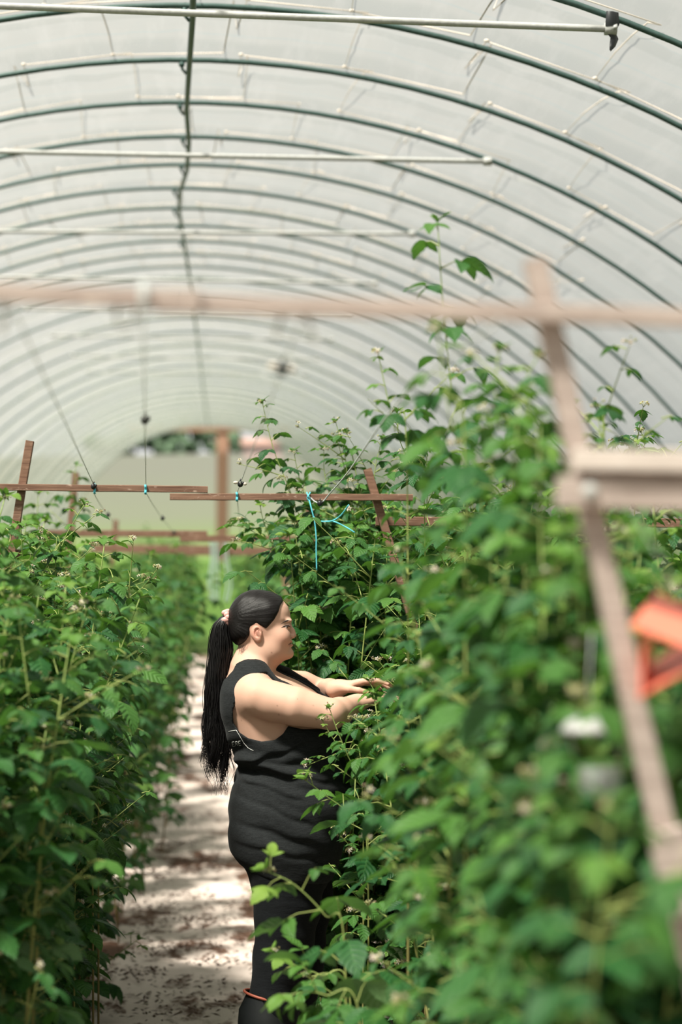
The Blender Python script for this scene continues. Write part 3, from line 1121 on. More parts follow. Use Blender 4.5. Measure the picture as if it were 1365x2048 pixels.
# where the rows end towards the path, as heights and half widths seen from the path's head
LIM_R = ([400, 600, 900, 1000, 1150, 1200, 1330, 1400, 1480, 1560, 1640, 1740, 1850, 1950, 2100], [880, 860, 800, 740, 745, 715, 712, 700, 680, 640, 620, 575, 560, 570, 590])
LIM_L = ([900, 1000, 1100, 1200, 1300, 1500, 1640, 1720, 1800, 1900, 2000, 2100], [40, 190, 270, 315, 315, 312, 322, 300, 260, 235, 190, 140])
CAMI = CAM_R.T


def to_px(v):
    d = (v - np.array([0, 0, EYE])) @ CAMI.T
    return 682.5 + F_PX * d[:, 0] / -d[:, 2], 1024 - F_PX * d[:, 1] / -d[:, 2]


FOLV = []
for _cm, _fm, _cl in PROTO:
    _co = np.empty(len(_fm.vertices) * 3, dtype=np.float32)
    _fm.vertices.foreach_get('co', _co)
    FOLV.append(_co.reshape(-1, 3)[::23].astype(float))


def overreach(mat, k, side):
    a = np.array(mat)
    v = FOLV[k] @ a[:3, :3].T + a[:3, 3]
    px_, py_ = to_px(v)
    if side == 'B':
        low = np.interp(py_, [900, 1000, 1150, 1250, 1500, 2048], [500, 480, 478, 505, 505, 520]) - px_
        tall = 900 - py_
    elif side == 'R':
        low = np.interp(py_, *LIM_R) - px_
        tall = (620 - py_) + 0 * px_
        tall = np.maximum(tall, np.where(px_ > 1130, 1010 - py_, np.where(px_ < 960, 690 - py_, 720 - py_)))
    else:
        low = px_ - np.interp(py_, *LIM_L)
        tall = np.interp(px_, [-200, 60, 120, 260, 330], [1015, 1000, 1010, 1080, 1120]) - py_
    return float(np.clip(low, 0, 200).sum() + 0.8 * np.clip(tall, 0, 200).sum()) / len(v)


def plant(x, y, seed, label, group, n=5, hs=1.0, spread=(0.16, 0.2), lean=0.10, clusters=4, name='raspberry_plant', side=None):
    rng = random.Random(seed)
    g = float(ground(y)) + 0.0
    root = thing(name, label, 'plant', (x, y, g), group)
    for q in range(n):
        best = None
        for tr_ in range(26 if side else 1):
            k = rng.randrange(len(PROTO))
            lo = Vector((rng.uniform(-1, 1) * spread[0], rng.uniform(-1, 1) * spread[1], -0.01))
            eu = (rng.gauss(0, lean), rng.gauss(0, lean), rng.uniform(0, 6.28))
            sc = hs * rng.uniform(0.80, 1.12)
            if side:
                mw = Matrix.Translation(Vector((x, y, g)) + lo) @ Matrix.LocRotScale(None, Euler(eu), Vector((sc, sc, sc)))
                o = overreach(mw, k, side)
            else:
                o = 0
            if best is None or o < best[0]:
                best = (o, k, lo, eu, sc)
            if o < 0.4:
                break
        o, k, lo, eu, sc = best
        if o > 6:
            continue
        cm, fm, cl = PROTO[k]
        c = link('cane', cm, root)
        c.location = lo
        c.rotation_euler = eu
        c.scale = (sc, sc, sc)
        link('foliage', fm, c)
        pick = cl[:]
        rng.shuffle(pick)
        for e in pick[:clusters]:
            f = link('flower_cluster', CLUSTERS[rng.randrange(len(CLUSTERS))], c, e)
            f.scale = (0.75, 0.75, 0.75)
            f.rotation_euler = (0, 0, rng.uniform(0, 6.28))
    return root


# the two rows, front to back
rp = random.Random(77)
LEFT, RIGHT, OUTER = [], [], []
y = 5.3
while y < 34:
    LEFT.append(y)
    y += 0.40 if y < 10 else (0.62 if y < 16 else 1.15)
y = 3.25
while y < 34:
    RIGHT.append(y)
    y += 0.38 if y < 10 else (0.66 if y < 15 else 1.3)


def hscale(y):
    return float(np.interp(y, [0, 9, 14, 34], [1.0, 1.0, 0.95, 0.84]))


li = 0
for i, y in enumerate(LEFT):
    near = y < 12
    for side in ((0, 1) if y < 9.5 else (0,)):
        x = (-0.54 if side == 0 else -0.88) if y < 9.5 else (-0.70 if y < 12 else -0.62)
        x += rp.uniform(-0.04, 0.04)
        if y < 12:
            lab = 'leafy raspberry plant in the left row, %s from the front %s' % (ordinal(i), 'beside the path' if side == 0 else 'on the far side')
        else:
            lab = 'blurred raspberry plant far along the left row behind the in-focus ones'
        plant(x, y + (0.2 if side else 0), 1000 + li, lab, 'raspberry plants of the left row' if near else 'blurred raspberry plants far along the left row',
              8 if y < 9.5 else 6, hscale(y) * (1.02 if side else 0.98), (0.13, 0.2) if y < 9.5 else (0.32, 0.36), 0.09, 4 if near else 0, side='L' if y < 9.5 else None)
        li += 1
for i, y in enumerate(RIGHT):
    near = y < 12
    for side in ((0, 1) if y < 9.5 else (0,)):
        if y < 7.75:
            x = 0.057 * y + (0.28 if y < 3.9 else 0.36) + (0 if side == 0 else 0.36)
        elif y < 9.5:
            x = 0.40 if side == 0 else 0.78
        else:
            x = 0.66
        x += rp.uniform(-0.04, 0.04)
        if near:
            lab = 'leafy raspberry plant in the right row, %s from the front %s' % (ordinal(i), 'beside the path' if side == 0 else 'on the far side')
        else:
            lab = 'blurred raspberry plant far along the right row behind the woman'
        plant(x, y + (0.2 if side else 0), 3000 + li, lab, 'raspberry plants of the right row' if near else 'blurred raspberry plants far along the right row',
              8 if y < 7 else 6, (hscale(y) * (1.0 if side else 0.96)) * ((0.93 if side else (0.98 if y < 3.9 else 1.08)) if y < 5.4 else (1.13 if 7.7 < y < 9.5 else 1.0)), (0.13, 0.2) if y < 9.5 else (0.32, 0.36), 0.09, 4 if near else 0, side='R' if y < 7.7 else ('B' if y < 14 else None))
        li += 1
for i, y in enumerate((6.3, 6.8, 7.3, 7.8, 8.4, 9.0)):
    plant(1.32 + rp.uniform(-0.06, 0.06), y, 5000 + i, 'raspberry plant at the right edge behind the orange trap, %s back' % ordinal(i), 'raspberry plants at the right edge', 5, 1.06, (0.2, 0.22), 0.08, 4)


# ------------------------------------------------------------------ single shoots that stand out
def shoot(label, pts, seed, L=0.075, gap=0.05, start=0.3, lat=0.3, tint=0.42, r0=0.0045, tip=0.14, clusters=5, ground_to=True, plen=1.0):
    rng = np.random.default_rng(seed)
    p = [at(*q) for q in pts]
    if ground_to:
        b = p[0].copy()
        b[2] = float(ground(b[1])) - 0.01
        p = [b] + p
    base = p[0]
    mb, fo, cl = gen_cane([q - base for q in p], rng, r0=r0, gap=gap, L=L, start=start, lat=lat, tintbase=tint, tip=tip, plen=plen)
    root = thing('raspberry_shoot', label, 'shoot', base, 'raspberry shoots standing out of the rows')
    c = link('cane', mb.mesh('cane', [M['cane']], tint=True), root)
    link('foliage', fo.mesh('foliage'), c)
    rr = random.Random(seed)
    for e in cl[-clusters:] if clusters else []:
        f = link('flower_cluster', CLUSTERS[rr.randrange(6)], c, tuple(e))
        f.scale = (0.7, 0.7, 0.7)
        f.rotation_euler = (0, 0, rr.uniform(0, 6))
    if seed in (38, 62):
        link('berry', BERRY, c, tuple(cl[0]))
    return root


shoot('tallest raspberry shoot rising above the crossbar against the film', [(935, 1000, 5.6), (905, 790, 5.6), (886, 600, 5.6), (876, 445, 5.6)], 21, 0.088, 0.055, 0.5, 0.12, 0.40, clusters=0, tip=0.07)
shoot('sharp leafy shoot left of the blue twine above the crossbar', [(660, 1180, 8.3), (625, 1040, 8.3), (600, 960, 8.3), (588, 905, 8.3)], 51, 0.078, 0.04, 0.3, 0.35, 0.34)
shoot('leafy shoot rising just right of the blue twine', [(700, 1150, 8.4), (668, 1020, 8.4), (650, 950, 8.4), (648, 900, 8.4)], 52, 0.078, 0.04, 0.3, 0.35, 0.34)
shoot('leafy shoot leaning right beside the brown right post', [(740, 1150, 8.2), (745, 1010, 8.2), (752, 930, 8.2), (765, 880, 8.2)], 53, 0.078, 0.04, 0.3, 0.35, 0.36)
shoot('low leafy shoot under the crossbar left of the dangling twine', [(610, 1200, 8.3), (560, 1120, 8.3), (530, 1050, 8.3), (520, 1010, 8.3)], 54, 0.082, 0.042, 0.3, 0.3, 0.34)
shoot('leafy sprig that the hands of the woman reach into', [(850, 1580, 7.12), (800, 1480, 7.12), (765, 1410, 7.12), (738, 1362, 7.12)], 61, 0.085, 0.04, 0.5, 0.3, 0.42)
shoot('second leafy sprig behind the fingers of the woman', [(860, 1520, 7.5), (815, 1430, 7.5), (790, 1370, 7.5), (775, 1320, 7.5)], 62, 0.085, 0.04, 0.45, 0.3, 0.38)
shoot('leafy shoot in front of the foot of the brown right post', [(870, 1330, 7.7), (830, 1220, 7.7), (800, 1140, 7.7), (778, 1075, 7.7)], 63, 0.09, 0.038, 0.35, 0.35, 0.36)
shoot('tall sharp raspberry shoot standing right above the woman and crossbar', [(640, 1200, 8.2), (590, 1010, 8.2), (548, 900, 8.2), (525, 805, 8.2)], 22, 0.074, 0.036, 0.35, 0.4, 0.36)
shoot('sharp leafy shoot bending toward the path above the woman', [(600, 1190, 8.5), (560, 1100, 8.45), (500, 1060, 8.4), (462, 1050, 8.35)], 23, 0.085, 0.05, 0.3, 0.2, 0.36)
shoot('upright flowering shoot beside the blue twine', [(720, 1120, 8.3), (700, 1000, 8.3), (690, 910, 8.3), (672, 845, 8.3)], 24, 0.07, 0.045, 0.4, 0.45, 0.34)
shoot('slim shoot with a leafy tuft left of the tallest shoot', [(815, 960, 5.9), (790, 860, 5.9), (770, 770, 5.9), (757, 708, 5.9)], 25, 0.062, 0.06, 0.5, 0.15, 0.36, clusters=2)
shoot('blurred leafy shoot right of the tallest shoot', [(985, 980, 4.6), (1000, 860, 4.6), (990, 770, 4.6), (1000, 700, 4.6)], 26, 0.07, 0.05, 0.35, 0.25, 0.38)
shoot('blurred leafy shoot under the nearest crossbar beside the leaning post', [(1050, 960, 4.4), (1060, 840, 4.4), (1055, 760, 4.4), (1075, 715, 4.4)], 27, 0.07, 0.05, 0.35, 0.25, 0.42)
shoot('blurred shoot with large leaves in front of the tallest shoot', [(930, 980, 4.3), (905, 860, 4.3), (890, 770, 4.3), (875, 660, 4.3)], 28, 0.085, 0.07, 0.35, 0.1, 0.5)
shoot('flowering shoot at the crossbar end left of the blurred bush', [(850, 1040, 7.3), (830, 950, 7.3), (800, 880, 7.3), (795, 825, 7.3)], 29, 0.066, 0.045, 0.35, 0.4, 0.36)
shoot('sharp shoot with young leaves in front of the woman and her hip', [(735, 1700, 6.75), (700, 1630, 6.72), (650, 1590, 6.7), (612, 1560, 6.68)], 30, 0.098, 0.055, 0.45, 0.2, 0.46, ground_to=True)
shoot('sharp sprig with flower buds crossing in front of the near forearm', [(735, 1590, 6.85), (700, 1520, 6.85), (675, 1460, 6.85), (660, 1418, 6.85)], 31, 0.058, 0.045, 0.5, 0.4, 0.45)
shoot('small budding sprig under the near elbow of the woman', [(725, 1560, 6.95), (690, 1510, 6.95), (662, 1470, 6.95), (645, 1440, 6.95)], 32, 0.045, 0.04, 0.55, 0.2, 0.45)
shoot('blurred leafy sprig in front of the tank top hem', [(690, 1900, 5.6), (650, 1830, 5.6), (590, 1770, 5.6), (535, 1742, 5.6)], 33, 0.115, 0.055, 0.45, 0.15, 0.5)
shoot('blurred leafy sprig in front of the rubber boot', [(700, 1990, 6.0), (640, 1950, 6.0), (580, 1925, 6.0), (548, 1905, 6.0)], 34, 0.09, 0.055, 0.45, 0.15, 0.48)
shoot('blurred low sprig drooping over the boot rim', [(720, 2040, 5.4), (650, 1990, 5.4), (600, 1985, 5.4), (560, 2000, 5.4)], 35, 0.115, 0.055, 0.45, 0.1, 0.5)
shoot('sharp shoot with pale young tip leaning into the path from the left row', [(150, 1640, 7.3), (175, 1560, 7.25), (205, 1490, 7.2), (222, 1440, 7.18)], 36, 0.07, 0.045, 0.45, 0.2, 0.5, clusters=1)
shoot('drooping dark leaved shoot at the top of the left row over the path', [(200, 1330, 7.6), (225, 1230, 7.55), (255, 1180, 7.5), (300, 1160, 7.45)], 37, 0.085, 0.05, 0.4, 0.35, 0.28)
shoot('flowering yellow stemmed shoot at the top of the left row', [(110, 1180, 7.5), (125, 1090, 7.5), (150, 1040, 7.5), (168, 1010, 7.5)], 38, 0.065, 0.045, 0.4, 0.5, 0.36, clusters=8)
shoot('budding shoot reaching over the path from the left row', [(190, 1260, 7.5), (240, 1210, 7.45), (285, 1175, 7.42), (315, 1138, 7.4)], 39, 0.05, 0.05, 0.45, 0.4, 0.36, clusters=8)
shoot('low sprig of bright leaves lying over the path edge', [(120, 1990, 9.0), (180, 1950, 9.0), (240, 1905, 9.0), (275, 1880, 9.0)], 40, 0.09, 0.05, 0.35, 0.1, 0.45, clusters=0)
shoot('shoot with pale tip low in the left row', [(150, 1800, 6.9), (160, 1720, 6.9), (170, 1650, 6.9), (178, 1615, 6.9)], 41, 0.07, 0.045, 0.45, 0.2, 0.5, clusters=1)
shoot('blurred shoots rising beyond the left end of the sharp crossbar', [(150, 1080, 10.5), (148, 1010, 10.5), (150, 960, 10.5), (152, 930, 10.5)], 42, 0.07, 0.05, 0.45, 0.2, 0.36, clusters=0)
shoot('sharp leafy shoot with buds above the white arm at the right edge', [(1270, 980, 7.0), (1280, 930, 7.0), (1290, 885, 7.0), (1282, 862, 7.0)], 43, 0.06, 0.03, 0.4, 0.4, 0.3, clusters=6)
shoot('blurred shoot between the leaning post and the right edge', [(1210, 960, 5.4), (1205, 900, 5.4), (1200, 850, 5.4), (1195, 815, 5.4)], 44, 0.055, 0.04, 0.4, 0.2, 0.36, clusters=2)

# fallen debris on the path
rng = np.random.default_rng(8)
mb = MB()
cent = [(rng.uniform(-0.5, 0.45), rng.uniform(8.6, 16)) for _ in range(60)]
for q in range(1700):
    c = cent[rng.integers(len(cent))]
    x, y = c[0] + rng.normal(0, 0.10), c[1] + rng.normal(0, 0.10)
    z = float(ground(y)) + 0.036 + rng.uniform(0, 0.006)
    a = rng.uniform(0, 6.28)
    l, w = rng.uniform(0.006, 0.022), rng.uniform(0.003, 0.009)
    d, s = np.array([math.cos(a), math.sin(a), rng.normal(0, 0.25)]), np.array([-math.sin(a), math.cos(a), rng.normal(0, 0.25)])
    p = np.array([x, y, z])
    h = np.array([0, 0, rng.uniform(0.002, 0.006)])
    mb.add([p - d * l, p + s * w, p + d * l, p - s * w, p + h], [(0, 1, 4), (1, 2, 4), (2, 3, 4), (3, 0, 4), (3, 2, 1, 0)])
o = link('leaf_litter', mb.mesh('leaf_litter', [M['soil_crumb']], smooth=False))
tag(o, 'brown crumbs of soil and leaf litter scattered over the path', 'litter', kind='stuff')

# ------------------------------------------------------------------ the woman
WY = 7.4
SC = WY / F_PX


def W(px, py, dy=0.0):
    p = at(px, py, WY)
    return np.array([p[0], WY + dy, p[2]])


def wx(px):
    return at(px, 1500, WY)[0]


def wz(py):
    return at(560, py, WY)[2]


class Field:
    """a distance field sampled on a grid with its own spacing along each axis"""
    def __init__(self, xs, ys, zs):
        self.xs, self.ys, self.zs = (np.asarray(a, dtype=np.float32) for a in (xs, ys, zs))
        self.d = np.full((len(xs), len(ys), len(zs)), 1.0, dtype=np.float32)

    def box(self, lo, hi, pad):
        sl, ax = [], []
        for a, l, h in zip((self.xs, self.ys, self.zs), lo, hi):
            i0, i1 = np.searchsorted(a, l - pad), np.searchsorted(a, h + pad)
            sl.append(slice(i0, max(i1, i0)))
            ax.append(a[i0:max(i1, i0)])
        X, Y, Z = ax[0][:, None, None], ax[1][None, :, None], ax[2][None, None, :]
        return tuple(sl), X, Y, Z

    def blend(self, sl, f, k, op='add'):
        a = self.d[sl]
        if a.size == 0:
            return
        if op == 'add':
            if k <= 0:
                self.d[sl] = np.minimum(a, f)
            else:
                h = np.clip(0.5 + 0.5 * (a - f) / k, 0, 1)
                self.d[sl] = a + (f - a) * h - k * h * (1 - h)
        else:
            f = -f
            if k <= 0:
                self.d[sl] = np.maximum(a, f)
            else:
                h = np.clip(0.5 - 0.5 * (a - f) / k, 0, 1)
                self.d[sl] = a + (f - a) * h + k * h * (1 - h)

    def cap(self, a, b, ra, rb, k=0.01, op='add', sy=1.0):
        a, b = np.asarray(a, float), np.asarray(b, float)
        r = max(ra, rb)
        sl, X, Y, Z = self.box(np.minimum(a, b), np.maximum(a, b), r * 1.3 + k + 0.03)
        d = b - a
        L = float(d @ d) + 1e-12
        t = np.clip(((X - a[0]) * d[0] + (Y - a[1]) * d[1] + (Z - a[2]) * d[2]) / L, 0, 1)
        q = np.sqrt((X - a[0] - t * d[0]) ** 2 + ((Y - a[1] - t * d[1]) * sy) ** 2 + (Z - a[2] - t * d[2]) ** 2)
        self.blend(sl, q - (ra + (rb - ra) * t), k, op)

    def chain(self, pts, rs, k=0.01, op='add', sy=1.0):
        for i in range(len(pts) - 1):
            self.cap(pts[i], pts[i + 1], rs[i], rs[i + 1], k, op, sy)

    def ell(self, c, r, k=0.01, op='add', rot=None):
        c, r = np.asarray(c, float), np.asarray(r, float)
        m = float(max(r))
        sl, X, Y, Z = self.box(c, c, m + k + 0.03)
        X, Y, Z = X - c[0], Y - c[1], Z - c[2]
        if rot is not None:
            R = np.asarray(rot)
            X, Y, Z = (R[0, i] * X + R[1, i] * Y + R[2, i] * Z for i in range(3))
        k0 = np.sqrt((X / r[0]) ** 2 + (Y / r[1]) ** 2 + (Z / r[2]) ** 2)
        k1 = np.sqrt((X / r[0] ** 2) ** 2 + (Y / r[1] ** 2) ** 2 + (Z / r[2] ** 2) ** 2) + 1e-6
        self.blend(sl, np.where(k0 < 0.05, -min(r), k0 * (k0 - 1) / k1), k, op)

    def slices(self, z, xb, xf, w, k=0.02, p=2.2, y0=WY, ys=None, op='add', grow=0.0, shear=None):
        """stacked rounded cross-sections: back and front x, half width, at each height"""
        o = np.argsort(z)
        z, xb, xf, w = (np.asarray(a, float)[o] for a in (z, xb, xf, w))
        ysh = np.zeros_like(z) if ys is None else np.asarray(ys, float)[o]
        sl, X, Y, Z = self.box((xb.min(), y0 - w.max(), z[0]), (xf.max(), y0 + w.max(), z[-1]), 0.08)
        zz = self.zs[sl[2]]

        def cub(v):
            t = np.interp(zz, z, np.arange(len(z)))
            i = np.clip(t.astype(int), 0, len(z) - 2)
            u = t - i
            g = np.concatenate([[2 * v[0] - v[1]], v, [2 * v[-1] - v[-2]]])
            a, b, c, d = g[i], g[i + 1], g[i + 2], g[i + 3]
            return (0.5 * (2 * b + (c - a) * u + (2 * a - 5 * b + 4 * c - d) * u ** 2 + (3 * b - a - 3 * c + d) * u ** 3))[None, None, :]
        B, Fr, Wd, Ys = cub(xb), cub(xf), cub(w), cub(ysh)
        ax = np.maximum((Fr - B) / 2, 0.005)
        if shear is not None:
            X = X - shear(Z) * (Y - y0)
        q = (np.abs((X - (B + Fr) / 2) / ax) ** p + np.abs((Y - y0 - Ys) / np.maximum(Wd, 0.005)) ** p) ** (1 / p)
        f = (q - 1) * np.minimum(ax, Wd)
        f = np.maximum(f, np.maximum(Z - z[-1], z[0] - Z)) - grow
        self.blend(sl, f.astype(np.float32), k, op)

    def surface(self, relax=1):
        d = self.d
        s = d < 0
        nx, ny, nz = d.shape
        c = np.zeros((nx - 1, ny - 1, nz - 1), dtype=np.uint8)
        for i in (0, 1):
            for j in (0, 1):
                for l in (0, 1):
                    c += s[i:nx - 1 + i, j:ny - 1 + j, l:nz - 1 + l]
        cells = np.argwhere((c > 0) & (c < 8))
        idx = np.full(c.shape, -1, dtype=np.int32)
        idx[tuple(cells.T)] = np.arange(len(cells))
        acc = np.zeros((len(cells), 3))
        cnt = np.zeros(len(cells))
        corners = [(i, j, l) for i in (0, 1) for j in (0, 1) for l in (0, 1)]
        AX = (self.xs, self.ys, self.zs)
        for a in corners:
            for ax in range(3):
                if a[ax]:
                    continue
                b = list(a)
                b[ax] = 1
                ia, ib = cells + a, cells + b
                da, db = d[tuple(ia.T)], d[tuple(ib.T)]
                m = (da < 0) != (db < 0)
                t = np.where(m, da / np.where(m, da - db, 1), 0)[:, None]
                pa = np.stack([AX[e][ia[:, e]] for e in range(3)], 1)
                pb = np.stack([AX[e][ib[:, e]] for e in range(3)], 1)
                acc += np.where(m[:, None], pa + (pb - pa) * t, 0)
                cnt += m
        v = acc / np.maximum(cnt, 1)[:, None]
        quads = []
        for ax in range(3):
            o1, o2 = [(1, 2), (2, 0), (0, 1)][ax]
            sa = [slice(None)] * 3
            sb = [slice(None)] * 3
            sa[ax], sb[ax] = slice(0, -1), slice(1, None)
            A, B = s[tuple(sa)], s[tuple(sb)]
            e = np.argwhere(A != B)
            e = e[(e[:, o1] > 0) & (e[:, o2] > 0) & (e[:, o1] < d.shape[o1] - 1) & (e[:, o2] < d.shape[o2] - 1)]
            flip = A[tuple(e.T)]

            def cell(u, w_):
                q = e.copy()
                q[:, o1] -= u
                q[:, o2] -= w_
                return idx[tuple(q.T)]
            q = np.stack([cell(1, 1), cell(0, 1), cell(0, 0), cell(1, 0)], 1)
            q[~flip] = q[~flip][:, ::-1]
            quads.append(q)
        quads = np.vstack(quads)
        quads = quads[(quads >= 0).all(1)]
        for _ in range(relax):
            sm = np.zeros_like(v)
            n = np.zeros(len(v))
            for a in range(4):
                i, j = quads[:, a], quads[:, (a + 1) % 4]
                np.add.at(sm, i, v[j])
                np.add.at(n, i, 1)
                np.add.at(sm, j, v[i])
                np.add.at(n, j, 1)
            v = 0.5 * v + 0.5 * sm / np.maximum(n, 1)[:, None]
        return v, quads


def inside(poly, x, z):
    """signed: positive inside the polygon (metres to its edge)"""
    x, z = np.broadcast_arrays(x, z)
    p = np.asarray(poly, float)
    dist = np.full(x.shape, 1e9)
    ins = np.zeros(x.shape, bool)
    for i in range(len(p)):
        a, b = p[i], p[(i + 1) % len(p)]
        e = b - a
        t = np.clip(((x - a[0]) * e[0] + (z - a[1]) * e[1]) / (e @ e + 1e-12), 0, 1)
        dist = np.minimum(dist, (x - a[0] - t * e[0]) ** 2 + (z - a[1] - t * e[1]) ** 2)
        cr = ((a[1] > z) != (b[1] > z)) & (x < (b[0] - a[0]) * (z - a[1]) / (b[1] - a[1] + 1e-12) + a[0])
        ins ^= cr
    return np.where(ins, 1, -1) * np.sqrt(dist)


def axis(*segs):
    out = []
    for a, b, h in segs:
        out.append(np.arange(a, b, h))
    return np.concatenate(out)


BX = axis((wx(425), wx(440), 0.005), (wx(440), wx(550), 0.0026), (wx(550), wx(596), 0.0017), (wx(596), wx(606), 0.0026), (wx(606), wx(805), 0.0034))
BY = axis((WY - 0.36, WY - 0.10, 0.0044), (WY - 0.10, WY + 0.10, 0.003), (WY + 0.10, WY + 0.36, 0.0046))
BZ = axis((-0.01, 0.95, 0.009), (0.95, wz(1420), 0.005), (wz(1420), wz(1335), 0.0032), (wz(1335), wz(1302), 0.0024), (wz(1302), wz(1236), 0.0017), (wz(1236), wz(1170), 0.0024))

# head, in photograph rows
HEAD_ROWS = [(1197, 478, 562, .034), (1205, 470, 569.5, .050), (1213, 465, 576, .060), (1222, 463, 579.5, .066), (1232, 462, 581, .069), (1239, 462, 581.8, .070),
             (1246, 463, 579.6, .0695), (1253, 465, 577.8, .0695), (1262, 468, 578, .070), (1270, 472, 579, .070), (1278, 476, 580, .0695), (1286, 480, 579.6, .068),
             (1294, 484, 580, .0655), (1300, 487, 582, .0625), (1307, 490, 583.5, .0585), (1313, 493, 581.5, .053), (1319, 497, 574, .045), (1324, 502, 562, .035)]


def add_head(F, skin=True):
    r = np.array(HEAD_ROWS, float)
    F.ell((wx(514), WY, wz(1240)), (0.0835, 0.0725, 0.0855), 0.01)
    F.slices([wz(a) for a in r[:, 0]], [wx(a) for a in r[:, 1]], [wx(a) for a in r[:, 2]], r[:, 3], 0.02, 2.25)
    if not skin:
        return
    for s in (-1, 1):
        F.ell((wx(561), WY + s * 0.041, wz(1275)), (0.026, 0.026, 0.026), 0.03)      # cheeks
        F.ell((wx(535), WY + s * 0.046, wz(1304)), (0.040, 0.026, 0.030), 0.03)      # full jaw
        F.ell((wx(582), WY + s * 0.031, wz(1253.5)), (0.012, 0.017, 0.010), 0.012, 'cut')   # eye sockets
        F.ell((wx(573.5), WY + s * 0.0315, wz(1253)), (0.0125, 0.0145, 0.0105), 0.005)   # lids
        F.ell((wx(577), WY + s * 0.026, wz(1241.5)), (0.010, 0.022, 0.0055), 0.010)     # brow
        F.ell((wx(583.5), WY + s * 0.0115, wz(1272.5)), (0.009, 0.0075, 0.0075), 0.006)   # nostril wing
        F.ell((wx(577), WY + s * 0.024, wz(1286)), (0.008, 0.006, 0.007), 0.010, 'cut')   # mouth corner
        # ear
        R = np.array(Matrix.Rotation(s * 0.35, 3, 'Z') @ Matrix.Rotation(-0.18, 3, 'Y'))
        ec = np.array([wx(512.5), WY + s * 0.074, wz(1266.5)])
        F.ell(ec, (0.0165, 0.0095, 0.0235), 0.004, rot=R)
        F.ell(ec + np.array([0.003, s * 0.0085, 0.003]), (0.0108, 0.0088, 0.0155), 0.003, 'cut', rot=R)
        F.ell(ec + np.array([0.0035, s * 0.005, 0.001]), (0.0055, 0.004, 0.0105), 0.004, rot=R)
        F.ell(ec + np.array([0.005, s * 0.002, -0.0185]), (0.009, 0.006, 0.008), 0.005, rot=R)
        F.ell(ec + np.array([0.0085, s * 0.004, -0.004]), (0.0045, 0.005, 0.007), 0.004)
    # nose
    F.cap((wx(577), WY, wz(1248)), (wx(584.5), WY, wz(1262)), 0.0068, 0.0078, 0.010)
    F.cap((wx(584.5), WY, wz(1262)), (wx(586.8), WY, wz(1269.2)), 0.0078, 0.0092, 0.006)
    F.cap((wx(586), WY, wz(1272)), (wx(580), WY, wz(1275)), 0.007, 0.006, 0.005)
    # lips and chin
    F.ell((wx(580.5), WY, wz(1282.8)), (0.0078, 0.021, 0.0052), 0.004)
    F.ell((wx(581.2), WY, wz(1290.2)), (0.0080, 0.0185, 0.0056), 0.004)
    F.ell((wx(578), WY, wz(1307)), (0.0138, 0.020, 0.0145), 0.012)
    F.ell((wx(586.5), WY, wz(1286.6)), (0.0065, 0.024, 0.0012), 0.002, 'cut')


def add_neck(F):
    F.chain([W(519, 1292), W(512, 1316), W(505, 1342), W(500, 1365)], [0.055, 0.0555, 0.061, 0.075], 0.02, sy=0.95)
    F.cap(W(543, 1313), W(516, 1320), 0.026, 0.040, 0.03)          # soft under-chin
    for s in (-1, 1):
        F.chain([W(498, 1335, s * 0.03), W(506, 1362, s * 0.09), W(514, 1388, s * 0.15)], [0.044, 0.046, 0.05], 0.04)


TORSO = [  # row, back, front, half width
    (1338, 478, 545, .070), (1350, 463, 566, .105), (1362, 457, 592, .142), (1380, 452.5, 622, .172), (1400, 451.5, 645, .184), (1425, 452.5, 662, .188), (1450, 457, 672, .187),
    (1475, 463, 678, .186), (1500, 471, 682, .186), (1518, 478.5, 683, .186), (1532, 481, 684, .188), (1550, 477, 688, .196), (1575, 469, 692, .206), (1605, 463, 694, .218),
    (1640, 461, 692, .224), (1675, 462.5, 686, .226), (1705, 466, 680, .222), (1740, 493, 668, .21), (1775, 508, 650, .19)]


def twist(Z):
    """the far shoulder is turned forward a little; the hips are square"""
    return 0.26 * np.clip((Z - wz(1560)) / (wz(1420) - wz(1560)), 0, 1)


def add_torso(F, grow=0.0, k=0.03):
    r = np.array(TORSO, float)
    F.slices([wz(a) for a in r[:, 0]], [wx(a) for a in r[:, 1]], [wx(a) for a in r[:, 2]], r[:, 3], k, 2.35, grow=grow, shear=twist)
    for s in (-1, 1):
        F.ell(W(636 + s * 15, 1462, s * 0.085), (0.088 + grow, 0.088 + grow, 0.082 + grow), 0.05)
    F.ell(W(610, 1610, 0), (0.13 + grow, 0.17 + grow, 0.14 + grow), 0.05)


NEAR_ARM = [W(517, 1391, -0.17), W(588, 1407, -0.205), W(655, 1422, -0.215)]
FAR_ARM = [W(555, 1376, 0.165), W(610, 1379, 0.20), W(656, 1391, 0.205)]


